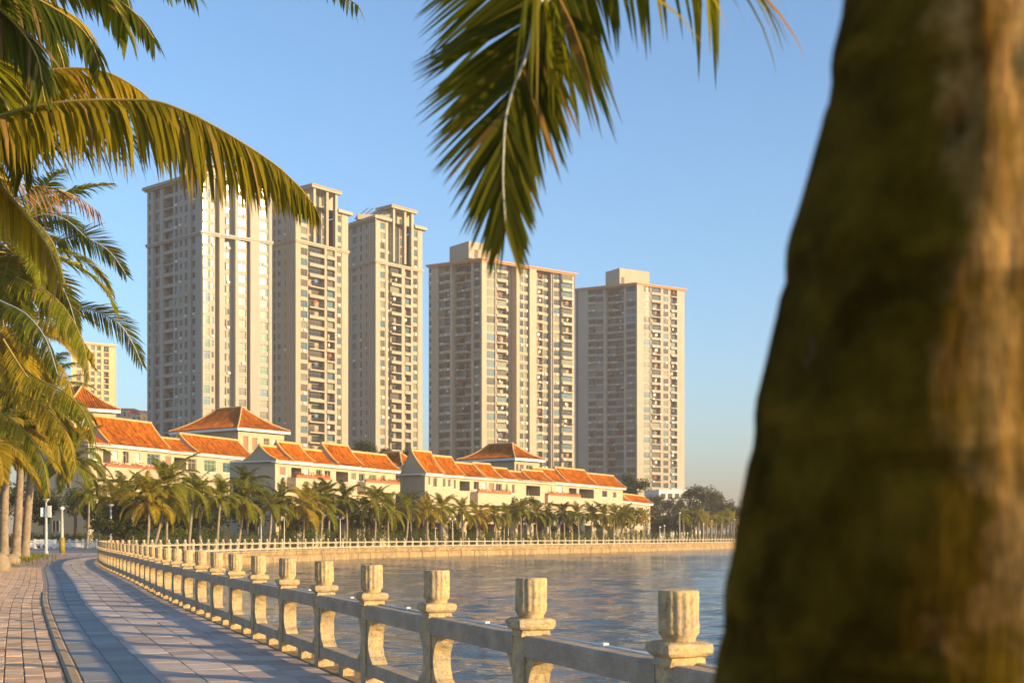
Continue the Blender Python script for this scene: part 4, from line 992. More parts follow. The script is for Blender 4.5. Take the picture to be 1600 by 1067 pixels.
v.balcony(448, 503, v.zat(475, 748), 1.5); v.balcony(558, 612, v.zat(585, 755), 1.3)
v = Villa('villa with the longest chain of orange roofs, before the widest tower', 664, 739, 190, 861, 754, 222, 8)
v.walls([v.opx(*q) for q in ((669, 672, 745, 758, 'pale'), (677, 683, 746, 761, 'mid'), (692, 696, 747, 761, 'pane'), (700, 704, 748, 761, 'pane'), (709, 712, 749, 764, 'pane'), (718, 734, 751, 767, 'dark'), (740, 748, 752, 765, 'arch'), (754, 760, 753, 766, 'white'), (764, 772, 754, 766, 'shut'), (775, 784, 755, 767, 'pane'), (790, 793, 756, 768, 'mid'), (800, 804, 756, 771, 'pane'), (822, 844, 758, 775, 'dark'))] + v.ground_ops())
v.segs([(None, 690, 0, .8), (688, 722, -.1, .4), (719, 758, -.15, -.3), (755, 782, -.15, -.1), (779, 808, -.15, -.6), (805, 832, -.2, -.9), (830, None, -.2, -.5)], 2.1, 2.5)
v.balcony(735, 788, v.zat(760, 771), 1.9)
v = Villa('villa with three steep orange roofs above a long white parapet', 852, 752, 222, 973, 763, 252, 8)
v.walls([v.opx(*q) for q in ((856, 862, 759, 773, 'mid'), (870, 879, 759, 771, 'white'), (889, 901, 762, 778, 'dark'), (905, 928, 763, 779, 'dark'), (941, 949, 766, 777, 'pane'), (958, 963, 768, 778, 'mid'))] + v.ground_ops())
v.segs([(None, 887, 0, -.2), (884, 930, 0, .3), (927, None, -.1, -.1)], 2.3, 2.5)
v.balcony(845, 897, v.zat(870, 775), 1.4)
v = Villa('smallest low villa with two short orange roofs, last before the haze-grey trees', 955, 781, 256, 1016, 787, 287, 7)
v.walls([v.opx(*q) for q in ((962, 970, 789, 797, 'pane'), (985, 992, 791, 799, 'mid'))] + v.ground_ops(2.8, 3, 1.5)); v.segs([(None, 982, 0, 0), (984, None, 0, .1)], 1.6, 1.5)
# hipped pavilions set behind
v = Villa('tall hipped pavilion with a broad dark orange roof, standing behind the five-roof villa', 372, 668, 226, 444, 675, 235, 17)
v.B = None; D = 13
v.walls([v.opx(*q) for q in ((380, 388, 680, 705, 'shut'), (394, 402, 683, 705, 'shut'), (412, 421, 684, 705, 'mid'), (426, 432, 686, 705, 'white'))]); v.hip(4.3, 0, 0, 17); v.side_ops([(4.5, 15.4, 18, 4.0, 'glass_mid')])
v = Villa('hipped pavilion with a dark orange roof standing behind the long chain of roofs', 804, 715, 240, 843, 718.5, 246, 13)
v.walls([v.opx(*q) for q in ((806, 810, 724, 736, 'mid'), (812, 818, 725, 737, 'mid'), (822, 832, 726, 738, 'mid'))]); v.hip(3.0, 0, 0, 13)
v = Villa('hipped pavilion half hidden by the big palms, below the distant golden tower', 104, 636, 206, 178, 640, 211, 16)
v.walls([v.opx(*q) for q in ((126, 137, 655, 668, 'white'), (138, 141, 655, 668, 'shut'), (142, 150, 655, 668, 'pale'))]); v.hip(4.0, 0, 0, 16)
v = Villa('low hipped roof peeping between the three-roof villa and the chain-roofed villa', 628, 728, 205, 664, 733, 210, 9)
v.walls([]); v.hip(2.4, 0, 0, 9)
# ------------------------------------------------------------------ broadleaf trees, hedges, ground cover
def crown_mesh(seed, nl, leaf, lobes, mt='bush', flat=1.0, gap=.5):
    q = random.Random(seed); mb = MB()
    Ls = []
    for i in range(lobes):
        a = q.uniform(0, 6.28); r = q.uniform(.1, .72); h = q.uniform(-.35, .75) * flat
        Ls.append((V(math.cos(a) * r, math.sin(a) * r, h), q.uniform(.24, .42)))
    for i in range(nl):
        c, r = q.choice(Ls); dr = V(q.gauss(0, 1), q.gauss(0, 1), q.gauss(0, .85)).normalized()
        p = c + dr * r * (q.random() ** gap)
        u = V(q.gauss(0, 1), q.gauss(0, 1), q.gauss(0, .7)).normalized(); w_ = u.orthogonal().normalized(); 
        w_ = Matrix.Rotation(q.uniform(0, 6.28), 3, u) @ w_; l = leaf * q.uniform(.6, 1.3)
        mb.poly([p - u * l * .6, p + w_ * l * .35, p + u * l * .6, p - w_ * l * .35], 0, q.random() * .95)
    return mb.mesh('crown', M[mt])
CR = [crown_mesh(i, 2600, .085, 13) for i in range(4)]
CRF = [crown_mesh(10 + i, 3400, .07, 16, 'bush_far', .8, .35) for i in range(3)]
HM = []
for i in range(4):
    q = random.Random(i); mb = MB()
    for k in range(1500):
        x = q.uniform(-1, 1); y = q.uniform(-1, 1); z = q.random() ** .6 * (1 - .12 * math.sin(x * 9 + i))
        p = V(x, y, z); a = V(q.gauss(0, 1), q.gauss(0, 1), q.gauss(0, 1)).normalized() * .06; b = a.orthogonal().normalized() * .04
        a.x *= .5; b.x *= .5
        mb.poly([p - a, p + b, p + a, p - b], 0, q.random() * .95)
    HM.append(mb.mesh('hedge_leaves', M['hedge']))
def tree(p, h, rad, label, group, crown=None, lean=0, name='broadleaf_tree', ck=None):
    root = empty(name, p); tag(root, label, 'tree', group)
    mb = MB(); hh = h - rad * .9
    mb.tube([V(0, 0, -.1), V(lean * .2, 0, hh * .5), V(lean * .5, 0, hh), V(lean * .6, .2, h - rad * .4)], [.28 * h / 7, .2 * h / 7, .15 * h / 7, .06], 8)
    for k in range(4):
        a = k * 1.6 + rnd.random(); mb.tube([V(lean * .4, 0, hh * .8), V(lean * .5 + math.cos(a) * rad * .5, math.sin(a) * rad * .5, h - rad * .7)], [.1 * h / 7, .03], 5)
    mb.build('trunk', M['bark_tree'], root)
    me = rnd.choice(ck or CR); sz = rnd.uniform(.9, 1.1)
    inst('crown', me, root, (lean * .6, 0, h - rad * .75), (0, 0, rnd.uniform(0, 6.28)), (rad, rad, rad * .85 * sz))
    return root
BUSHES = [(195, 112, 3.6, 2.6, 'dark shrub tree behind the corner of the balustrade'), (118, 160, 7.6, 3.0, 'dark tree behind the white wall at the end of the path'), (70, 163, 8.0, 4.2, 'dark tree behind the blue sign board'), (30, 163, 8.5, 4.6, 'dark tree behind the triple palm trunks'), (155, 156, 5.6, 3.2, 'dark tree beside the slim palm at the path end')]
for px, z, h, r_, lab in BUSHES: tree(at(px, z, Z=0), h, r_, lab, 'dark trees behind the palms')
DK = [(214, 12, 5.0, 3.0), (288, 14, 4.6, 2.8), (390, 13, 5.6, 2.8), (255, 13, 5.4, 3.4), (330, 16, 4.4, 2.4), (462, 12, 4.8, 2.7), (500, 13, 4.4, 2.5), (548, 10, 6.2, 2.8), (576, 12, 5.0, 2.6), (622, 12, 4.8, 2.6), (652, 13, 5.0, 2.5), (700, 12, 4.2, 2.3), (742, 12, 4.6, 2.3), (770, 13, 4.2, 2.2), (815, 10, 7.4, 3.0), (842, 12, 5.4, 2.6), (886, 12, 4.6, 2.4), (925, 13, 4.6, 2.4), (952, 14, 6.0, 2.6), (985, 10, 6.6, 3.2)]
NEAR_WHAT = ['next to the round-headed lamp', 'between the leaning palm and its short neighbour', 'under the tall pavilion beside the dark palm', 'behind the palms at the five-roof villa', 'by the ground floor of the five-roof villa', 'below the planter balcony of the three-roof villa', 'between two palms under the three-roof villa', 'rising to the balcony under the middle of the three-roof villa', 'beside the taller shrub tree of the three-roof villa', 'at the end of the three-roof villa',
   'at the dark hipped corner of the chain-roofed villa', 'by the end wall of the chain-roofed villa', 'below the white balcony of the chain-roofed villa', 'beyond the white balcony of the chain-roofed villa', 'tallest before the chain-roofed villa', 'at the end of the chain-roofed villa', 'under the long white parapet', 'before the three steep roofs', 'at the end of the steep-roofed villa', 'before the smallest low villa']
for (px, tt, h, r_), wh in zip(DK, NEAR_WHAT):
    s = s_px(px, tt); tree(cst(s, tt), h * 1.08, r_ * 1.28, 'dark shrub tree ' + wh, 'dark trees behind the palms')
# hedge along the promenade
i = 0; s = SC + 36
HL = []
while s < SEND - 130:
    p = cst(s, 8.6); px = CX + F * p.x / p.y
    if px > 1200: break
    d = ctan(s); L = 7.5
    h = empty('hedge', p, math.atan2(d.y, d.x)); HL.append((h, px))
    hh = rnd.uniform(1.7, 2.3); inst('hedge_leaves', HM[i % 4], h, (0, 0, 0), (0, 0, 0), (L / 2, .7, hh))
    s += L + rnd.choice([.2, .2, 1.4]); i += 1
for h, px in HL: tag(h, 'clipped green hedge length along the promenade behind the pale balustrade', 'hedge', 'hedge lengths behind the pale balustrade')
h = empty('hedge', at(92, 158.6, Z=0)); tag(h, 'long green hedge behind the white wall where the path ends', 'hedge')
for k in range(8): inst('hedge_leaves', HM[k % 4], h, ((k - 3.5) * 2.5, k % 2 * .1, 0), (0, 0, 0), (1.4, .8, 1.5 + .12 * (k % 3)))
# white wall at the end of the path
wl = empty('white_balustrade', at(88, 157, Z=0)); tag(wl, 'low white balustrade wall across the end of the path', 'balustrade')
for k in range(13):
    mb = MB(); x = -5.2 + k * .85; mb.cbox((x, 0, 0), .22, .22, 1.0); mb.cbox((x, 0, 1.0), .28, .28, .1); mb.build('post', M['white'], wl)
    if k < 12 and k not in (3, 4): mb = MB(); mb.box((x + .112, -.05, .08), (.626, 0, 0), (0, .1, 0), (0, 0, .62)); mb.box((x + .112, -.07, .8), (.626, 0, 0), (0, .14, 0), (0, 0, .12)); mb.build('panel', M['white'], wl)
# white bench and low things on the plaza
bn = empty('bench', at(70, 150, Z=0)); tag(bn, 'white slatted bench behind the sign post', 'bench')
for k in range(3): mb = MB(); mb.box((-1.2, -.35 + k * .2, .42), (2.4, 0, 0), (0, .15, 0), (0, 0, .05)); mb.build('slat', M['white'], bn)
for k in range(3): mb = MB(); mb.box((-1.2, .3, .55 + k * .18), (2.4, 0, 0), (0, .05, 0), (0, 0, .12)); mb.build('slat', M['white'], bn)
for x in (-1.1, 1.0): mb = MB(); mb.box((x, -.35, 0), (.1, 0, 0), (0, .7, 0), (0, 0, .415)); mb.build('leg', M['white'], bn)

# haze-grey wood at the far end of the bay: single trees
q = random.Random(5); WD = []
for (px, ytop, rp) in ((1010, 812, 16), (1040, 812, 16), (1072, 812, 16), (1100, 812, 16), (1125, 812, 15), (1150, 814, 14), (1090, 800, 18), (1135, 802, 16), (1055, 803, 18), (1025, 803, 18), (1000, 775, 22), (1022, 770, 24), (1045, 772, 24), (1062, 779, 20), (1020, 790, 22), (1078, 762, 24), (1098, 752, 30), (1112, 765, 26), (1085, 782, 24), (1060, 792, 22), (1105, 786, 22), (1128, 776, 22), (1122, 792, 20), (1142, 782, 20), (1150, 790, 18), (1165, 796, 16), (1000, 796, 20), (1040, 798, 20), (1182, 800, 16), (1200, 798, 16), (975, 790, 16), (1230, 800, 16)):
    z = 300 + q.uniform(0, 90) + max(0, px - 1000) * .25; p = at(px, z, Z=0); h = HC + (YH - ytop) / F * z; WD.append((p, h, rp * z / F * 1.05, px))
for px in (985, 1000, 1014, 1028, 1042, 1056, 1072): WD.append((at(px, 312, Z=0), 7.2, 5.5, px))
WD = [(p, h - 0.4 if h > 9 else h, r_, px) for p, h, r_, px in WD]
for p, h, r_, px in WD:
    big = px in (1098,)
    tree(p, h, min(r_, h * .62), 'tallest open-crowned haze-grey tree against the hazy sky' if big else 'haze-grey broadleaf tree in the wood at the far end of the bay', None if big else 'haze-grey trees at the far end of the bay', ck=CRF)
for px, z, h, r_, lab in ((572, 240, 19.4, 2.8, 'bushy tree rising behind the three-roof villa'), (598, 235, 17.5, 2.6, 'shorter bushy tree behind the three-roof villa'), (640, 240, 17.5, 3, 'bushy tree behind the low hipped roof'), (447, 230, 18.5, 2.6, 'low bushy tree beside the tall pavilion roof below the cream portal tower'), (460, 235, 18.3, 2.6, 'tree behind the roofs below the cream portal tower'), (196, 300, 26, 5, 'dark tree beside the small distant blocks'),
                          (880, 300, 12, 4, 'tree behind the steep orange roofs'), (985, 290, 15.0, 4.5, 'tree behind the smallest villa')):
    tree(at(px, z, Z=0), h, r_, lab, None, ck=CR)
# tall thin palm on the skyline
palm(at(1163, 420, Z=0), at(1163, 420, py=783), 'far_dark', 9, .75, 'lone slim palm on the skyline beside the big trunk', None, .2, .14, 77)

# ------------------------------------------------------------------ the row of palms on the far promenade
ROW = [  # base px, crown px, crown y, inland t, key, label
 (136, 139, 768, None, 'far', 'slim palm standing on the plaza before the white wall'),
 (177, 178, 778, None, 'far_gold', 'short golden palm just beyond the corner of the balustrade'),
 (184, 196, 770, None, 'far', 'second palm beyond the corner of the balustrade'),
 (226, 232, 776, 5, 'far_gold', 'golden palm beside the lamp with a round head'),
 (238, 262, 756, 5, 'far', 'tall leaning palm before the hinge of the five roofs'),
 (259, 264, 782, 8, 'far', 'short palm tucked under the tall leaning one'),
 (293, 305, 760, 5, 'far', 'palm leaning out before the brown doorway of the five-roof villa'),
 (309, 311, 770, 8, 'far_dark', 'dark-crowned palm beside the leaning one at the five-roof villa'),
 (338, 345, 772, 5, 'far', 'palm before the green glass at the end of the five-roof villa'),
 (370, 381, 776, 5, 'far', 'palm with leaning trunk below the tall pavilion'),
 (381, 384, 752, 9, 'far_dark', 'dark palm rising by the end wall of the three-roof villa'),
 (416, 424, 786, 5, 'far', 'full palm below the plain end wall of the three-roof villa'),
 (437, 440, 776, 9, 'far_dark', 'palm behind the full one at the plain end wall'),
 (472, 475, 786, 5, 'far_gold', 'palm with reddish trunk below the planter balcony'),
 (500, 505, 788, 5, 'far', 'palm with curved trunk before the dark hollow'),
 (512, 510, 768, 9, 'far_dark', 'tall dark palm before the three-roof villa'),
 (538, 539, 776, 7, 'far_dark', 'palm beside the double-headed lamp'),
 (583, 587, 780, 5, 'far', 'upright palm before the end roof of the three-roof villa'),
 (605, 607, 792, 5, 'far', 'shorter palm beside the upright one'),
 (631, 636, 790, 5, 'far', 'palm in front of the thatched pale kiosk'),
 (640, 642, 778, 9, 'far_dark', 'palm at the dark hipped corner'),
 (667, 667, 795, 5, 'far_gold', 'palm with golden trunk by the hipped corner'),
 (688, 690, 790, 5, 'far', 'palm with grey trunk below the chain of roofs'),
 (721, 722, 792, 5, 'far', 'palm beyond the white lamp cross'),
 (743, 745, 800, 5, 'far_gold', 'golden-skirted palm below the white balcony'),
 (771, 772, 800, 5, 'far', 'low palm beyond the white balcony'),
 (786, 790, 798, 7, 'far', 'palm next to the low one beyond the white balcony'),
 (813, 814, 793, 5, 'far', 'palm beneath the tallest shrub tree'),
 (838, 838, 797, 6, 'far', 'palm under the end of the roof chain'),
 (858, 856, 797, 5, 'far_dark', 'palm before the long white parapet'),
 (878, 880, 797, 5, 'far_dark', 'dark-trunked palm under the steep roofs'),
 (903, 901, 798, 5, 'far', 'full pale palm under the steep roofs'),
 (922, 924, 797, 6, 'far_dark', 'dark palm beside the full pale one'),
 (942, 944, 800, 5, 'far', 'palm at the end of the steep-roofed villa'),
 (957, 960, 798, 6, 'far', 'palm between the steep roofs and the smallest villa'),
 (966, 975, 800, 5, 'far', 'broad palm before the smallest villa'),
 (1006, 1004, 803, 6, 'far_gold', 'small palm beyond the smallest villa'),
 (1067, 1068, 800, 6, 'far', 'pale-trunked palm before the haze-grey wood'),
 (1080, 1082, 797, 8, 'far_dark', 'brown-trunked palm in the haze-grey wood'),
 (1092, 1092, 801, 6, 'far', 'straight white-trunked palm in the haze-grey wood'),
 (1104, 1105, 805, 6, 'far_gold', 'short palm beside the white-trunked one'),
 (1117, 1119, 805, 6, 'far', 'palm by the white lamp near the big trunk'),
 (1127, 1128, 804, 7, 'far', 'slim palm next to the white lamp'),
 (1138, 1138, 797, 6, 'far', 'tall white-trunked palm near the edge of the big trunk'),
 (1144, 1145, 806, 7, 'far_gold', 'short palm beside the tall white trunk')]
for i, (xb, xc, yc, tt, key, lab) in enumerate(ROW):
    if tt is None:
        z = {136: 152, 177: 128, 184: 132}[xb]; b = at(xb, z, Z=0)
    else:
        s = s_px(xb, tt); b = cst(s, tt); z = b.y
    top = at(xc, z + rnd.uniform(-1, 1), py=yc + 4)
    sc = (1.05 if z < 170 else .94 if z < 230 else .84) * rnd.uniform(.84, 1.14)
    palm(b, top, key, 24 if z < 240 else 18, sc, lab, 'coconut palms lining the far promenade', .15, .10, 100 + i, dry=1 if i % 4 == 1 else 0)

# ------------------------------------------------------------------ big palms beside the path
KP = [(6, 82, 18, 640, 'mid', 'thick golden trunk, outermost of the three beside the path', 30),
      (24, 82.5, 34, 662, 'mid_gold', 'middle one of the three clustered palm trunks beside the path', 31),
      (38, 84, 62, 618, 'mid', 'palm with speckled trunk, inner one of the three beside the path', 32)]
for xb, z, xc, yc, key, lab, sd in KP:
    palm(at(xb, z, Z=0), at(xc, z - 2, py=yc), key, 28, 1.0, lab, 'palms clustered beside the path', .30, .17, sd, dry=3, coconuts=5)
palm(at(-40, 74, Z=0), at(-22, 73, py=690), 'mid_gold', 26, 1.0, 'low palm with golden fronds and orange fruit at the picture edge', None, .3, .18, 34, dry=3, coconuts=8)
palm(at(-90, 50, Z=0), at(22, 49, py=395), 'mid', 26, .92, 'tall palm whose dark fronds reach out against the sky before the veiled tower', None, .28, .17, 35, coconuts=4, dry=1)
palm(at(-70, 60, Z=0), at(5, 60, py=520), 'mid_gold', 28, 1.0, 'palm with bright yellow fronds below the dark reaching ones', None, .28, .17, 36, dry=1)
palm(at(-60, 115, Z=0), at(112, 108, py=715), 'mid', 24, .9, 'palm half seen between the cluster and the five-roof villa', None, .2, .14, 37, dry=2)

def wf(name, pts, mts, parent, **k):
    mb = MB(); o = Vector(parent.location); frond_geo(mb, [p - o for p in pts], mats=(0, 1), **k); return mb.build(name, mts, parent)
# key fronds of the tall palm (seen from below)
tp = [o for o in bpy.data.objects if o.get('label', '').startswith('tall palm whose')][0]
def zline(pxs, z0, z1): n = len(pxs) - 1; return [at(x, z0 + (z1 - z0) * i / n, py=y) for i, (x, y) in enumerate(pxs)]
DG = [M['leaf_dark'], M['rachis_pale']]
wf('frond', zline([(22, 398), (60, 385), (98, 374), (121, 370), (146, 377), (174, 396), (196, 428)], 49, 46), DG, tp, n=54, L=1.25, wid=.075, side=(0.25, .5, 1), droop=.25, ang0=66, ang1=16, rr=.045, t_start=.25, segs=3, lift=.1)
wf('frond', zline([(22, 400), (45, 402), (70, 421), (93, 443), (107, 470), (118, 505)], 49, 47), DG, tp, n=44, L=1.15, wid=.075, side=(0.6, .4, .7), droop=.3, ang0=62, ang1=20, rr=.04, t_start=.2, segs=3, lift=.1)
wf('frond', zline([(60, 470), (105, 478), (143, 484), (169, 495), (191, 511), (208, 538), (222, 570)], 50, 48), DG, tp, n=54, L=1.15, wid=.07, side=(.3, .5, 1), droop=.35, ang0=60, ang1=18, rr=.045, t_start=.2, segs=3, lift=.1)
GM = [M['leaf'], M['rachis']]
wf('frond', zline([(22, 398), (-10, 420), (20, 432), (62, 448), (100, 480), (128, 530), (140, 590)], 49, 44), GM, tp, n=70, L=1.25, wid=.08, droop=1.4, side=(.2, 1, .1), rr=.045, t_start=.15, segs=3)
wf('frond', zline([(22, 398), (0, 345), (30, 335), (60, 350), (85, 385), (98, 430)], 49, 43), GM, tp, n=60, L=1.2, wid=.08, droop=1.3, side=(.3, 1, .1), rr=.045, t_start=.15, segs=3)
wf('frond', zline([(22, 398), (40, 350), (70, 335), (105, 345), (135, 372)], 49, 47), DG, tp, n=50, L=1.1, wid=.075, droop=.5, side=(.3, .6, .8), rr=.04, t_start=.2, segs=3)
wf('frond', zline([(22, 398), (-20, 455), (0, 470), (40, 490), (72, 530), (90, 585)], 49, 42), DG, tp, n=60, L=1.3, wid=.085, droop=1.3, side=(.3, 1, .1), rr=.045, t_start=.15, segs=3)
yp = [o for o in bpy.data.objects if o.get('label', '').startswith('palm with bright yellow')][0]
YG = [M['leaf_gold'], M['rachis']]
wf('frond', zline([(5, 522), (30, 540), (62, 546), (90, 566), (108, 600), (114, 640)], 58, 56), YG, yp, n=60, L=1.5, wid=.07, droop=.9, side=(.2, .9, .1), rr=.05, t_start=.08, segs=3)
wf('frond', zline([(5, 530), (40, 585), (70, 620), (86, 665), (92, 715)], 57, 55), YG, yp, n=50, L=1.3, wid=.07, droop=.9, side=(.5, .8, .1), rr=.05, t_start=.08, segs=3)
for k_, (pl, mm_) in enumerate((([(5, 520), (20, 560), (60, 592), (100, 612), (132, 645), (148, 690)], 'leaf'), ([(5, 520), (-10, 590), (30, 612), (75, 640), (105, 680), (118, 730)], 'leaf_gold'), ([(5, 520), (-20, 620), (10, 650), (45, 680), (68, 725), (76, 770)], 'leaf'), ([(5, 520), (40, 500), (80, 500), (118, 520), (146, 556)], 'leaf_gold'))):
    wf('frond', zline(pl, 59, 52 + k_), [M[mm_], M['rachis']], yp, n=64, L=1.4, wid=.08, droop=1.2, side=(.3, .9, .2), rr=.05, t_start=.1, segs=3)
# the near palm whose crown is above and outside the picture
np_ = empty('coconut_palm', (-7.6, 11.5, 0)); tag(np_, 'near palm, seen only by its big arching fronds sweeping in front of the sky', 'palm tree')
O = Vector(np_.location)
trunk_mesh((-7.6, 11.5, 0), (-6.4, 11.6, 5.2), .24, .17, .3, n=12).build('trunk', M['bark_palm'], np_)
cr0 = V(-6.4, 11.6, 5.3)
kw = dict(n=120, L=.78, wid=.034, segs=3)
NG = [M['leaf_sunny'], M['rachis']]
wf('frond', [cr0] + zline([(-60, 200), (0, 181), (64, 165), (127, 158), (191, 157), (242, 159), (287, 174), (335, 198), (382, 226), (430, 258), (462, 287), (488, 318)], 11.2, 10.2), NG, np_, n=260, L=1.0, wid=.040, segs=3, droop=2.2, side=lambda t: (.1, 1.0, .25 if t < .6 else .55), rr=.022, t_start=.2, ang0=62, ang1=22, lift=.05, prof=lambda t: min(1, .75 + t * .3) * (1 - .72 * max(0, (t - .72) / .28)))
wf('frond', [cr0] + zline([(-40, 150), (10, 130), (60, 114), (110, 107), (160, 112), (200, 130), (236, 158), (262, 196)], 12.8, 12.6), [M['leaf_gold'], M['rachis']], np_, n=180, L=.8, wid=.040, droop=2.0, segs=3, side=(.1, 1, .2), rr=.02, t_start=.2)
wf('frond', [cr0] + zline([(-60, 230), (0, 292), (28, 322), (56, 358), (78, 392), (90, 430)], 11.5, 11.5), [M['leaf_gold'], M['rachis']], np_, n=150, L=.62, wid=.040, droop=1.6, segs=3, side=(.7, .9, 0), rr=.026, t_start=.2)
wf('frond', [cr0] + zline([(-80, 180), (-20, 265), (40, 288), (82, 294), (120, 308), (156, 332)], 15, 17), [M['leaf_dry'], M['rachis']], np_, n=80, L=.75, wid=.028, droop=1.3, segs=3, side=(.2, 1, 0), rr=.018, t_start=.2)
for k, (pl, mm, L_) in enumerate((([(-80, -150), (60, -120), (170, -95), (250, -60), (300, -20)], 'leaf_dark', .6), ([(-60, -110), (20, -80), (100, -55), (150, -25), (185, 18), (200, 50)], 'leaf', .6), ([(-70, -30), (-20, 0), (30, 45), (58, 90), (66, 130)], 'leaf_dark', .7), ([(-70, 80), (-30, 110), (10, 165), (30, 220), (36, 270)], 'leaf', .65), ([(-70, -60), (0, -30), (60, 0), (110, 30), (140, 62), (156, 100)], 'leaf_dark', .62), ([(-60, -80), (40, -50), (110, -30), (170, -8), (215, 25), (240, 60)], 'leaf_dark', .55), ([(-60, -20), (0, 20), (40, 60), (60, 110), (70, 160)], 'leaf', .6),
                              ([(-50, -100), (60, -75), (160, -62), (220, -50), (262, -18)], 'leaf', .5), ([(-80, 10), (-30, 60), (0, 130), (12, 210)], 'leaf_dark', .62), ([(-90, 40), (-50, 90), (-20, 170), (-10, 270)], 'leaf', .6), ([(-70, -30), (10, 0), (70, 40), (95, 85), (104, 130)], 'leaf_dark', .6),
                              ([(-40, 60), (10, 92), (50, 128), (74, 170), (84, 215)], 'leaf', .6), ([(-60, -60), (20, -20), (90, 10), (130, 40), (150, 80)], 'leaf_gold', .6), ([(-60, 20), (-20, 60), (20, 110), (40, 160), (46, 200)], 'leaf_dark', .7), ([(-80, 120), (-30, 150), (20, 200), (50, 250)], 'leaf', .6), ([(-50, -130), (80, -90), (150, -50), (190, -20), (205, 20)], 'leaf_dark', .6), ([(-60, 190), (-20, 230), (10, 290), (20, 350)], 'leaf_gold', .55))):
    wf('frond', [cr0] + zline(pl, 10.2 + k * .35, 10.0 + k * .4), [M[mm], M['rachis']], np_, n=150, L=L_ * 1.15, wid=.040, droop=.9, segs=3, side=(.5, .6, .4), rr=.018, t_start=.2, ang0=60, ang1=22)
# fronds over the top edge
tp2 = empty('coconut_palm', (-3.2, 5.0, 0)); tp2.location = (-9.5, 16, 0)
tag(tp2, 'palm above the picture edge with only hanging leaflet tips showing near the top', 'palm tree')
trunk_mesh((-9.5, 16, 0), (-6.6, 16, 9.8), .24, .16, .3).build('trunk', M['bark_palm'], tp2)
wf('frond', [V(-6.6, 16, 9.9)] + zline([(100, -150), (220, -90), (320, -62), (420, -40), (500, -28), (560, 10)], 12, 10), [M['leaf_dark'], M['rachis']], tp2, n=110, L=.55, wid=.036, droop=.9, segs=3, side=(.1, 1, .3), rr=.02, t_start=.15)

# ------------------------------------------------------------------ foreground palm: swollen trunk and the hanging frond
fg = empty('coconut_palm', (.60, 1.62, 0)); tag(fg, 'out-of-focus palm with a huge mossy ringed trunk, shade painted in, and a frond hanging before the towers', 'palm tree')
mb = MB(); N = 260; K = 120; zs = []
rings = [.25, .62, .95, 1.12, 1.33, 1.57, 1.78, 2.02, 2.25, 2.5, 2.8, 3.1]
D0 = 1.62
def axr(z):
    """axis px and radius px at height z, read at distance D0"""
    y = YH - (z - HC) / D0 * F
    T = [(-900, 1630, 190), (-200, 1592, 245), (0, 1580, 252), (200, 1566, 276), (400, 1552, 312), (600, 1540, 346), (800, 1530, 368), (1067, 1520, 396), (1400, 1512, 430), (2700, 1505, 520)]
    for a, b in zip(T, T[1:]):
        if a[0] <= y <= b[0]: f = (y - a[0]) / (b[0] - a[0]); return a[1] + (b[1] - a[1]) * f, a[2] + (b[2] - a[2]) * f
    return (T[0][1:] if y < T[0][0] else T[-1][1:])
ZT = 5.6
for i in range(N + 1):
    z = ZT * i / N; ax, rp = axr(z); x = (ax - CX) / F * D0; r_ = rp / F * D0
    if z > 2.8: r_ *= 1 - .25 * (z - 2.8) / 2.8
    zs.append((x, z, r_))
for (x, z, r_) in zs:
    for k in range(K):
        a = 2 * math.pi * k / K; tilt = .05 * math.cos(a + 1.0)
        ring = sum(math.exp(-((z + tilt - zr) / .014) ** 2) * -.008 + math.exp(-((z + tilt - zr - .05) / .03) ** 2) * .006 for zr in rings)
        nz = mnoise.noise(V(math.cos(a) * 2.2, math.sin(a) * 2.2, z * 3.2)) * .006 + mnoise.noise(V(math.cos(a) * 8, math.sin(a) * 8, z * 7)) * .005 + mnoise.noise(V(math.cos(a) * 26, math.sin(a) * 26, z * 6)) * .004
        # knot hole
        rr = r_ + ring * (.7 + .5 * mnoise.noise(V(a * 2, z, 3))) + nz
        hz = 1.48 + (837 - 268) / 2000 * D0; ha = math.atan2(-.96, -.62); da = (a - (ha % (2 * math.pi)) + math.pi) % (2 * math.pi) - math.pi
        rr -= .055 * math.exp(-(da * r_ / .013) ** 2 - ((z - hz) / .018) ** 2)
        mb.v.append((x + rr * math.cos(a) - .60, D0 + rr * math.sin(a) * 1.0 - 1.62 + 0, z))
for i in range(N):
    for k in range(K):
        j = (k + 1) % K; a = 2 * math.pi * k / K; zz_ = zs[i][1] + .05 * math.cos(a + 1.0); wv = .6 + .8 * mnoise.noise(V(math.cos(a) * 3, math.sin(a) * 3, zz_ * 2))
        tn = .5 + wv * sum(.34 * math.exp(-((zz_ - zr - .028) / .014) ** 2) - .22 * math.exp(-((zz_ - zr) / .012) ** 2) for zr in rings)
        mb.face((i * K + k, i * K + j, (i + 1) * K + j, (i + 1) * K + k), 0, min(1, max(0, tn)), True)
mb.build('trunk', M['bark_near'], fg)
O = Vector(fg.location); topc = V(zs[-1][0], D0, ZT)
FH = [M['leaf_mid'], M['rachis_pale']]; FH2 = [M['leaf'], M['rachis_pale']]
hp = [topc, topc + V(-.25, .9, .25), topc + V(-.6, 1.8, -.2)] + zline([(868, -120), (847, 0), (834, 36), (823, 85), (805, 130), (791, 180), (787, 234), (786, 288), (790, 350)], 4.15, 3.9)
wf('frond', hp, FH, fg, n=270, L=.60, wid=.024, segs=5, droop=.08, side=(1, -.05, .1), rr=.010, t_start=.50, lift=.10, angf=lambda t, sg: (62 if sg < 0 else 13) if t < .74 else (62 + (14 - 62) * ((t - .74) / .26) ** 1.1 if sg < 0 else (13 + 20 * min(1, (t - .74) / .14)) * (1 - .6 * max(0, (t - .88) / .12))), q=random.Random(3), prof=lambda t: .95 if t < .8 else .95 - 3.1 * (t - .8), tintlo=.0, tinthi=.85)
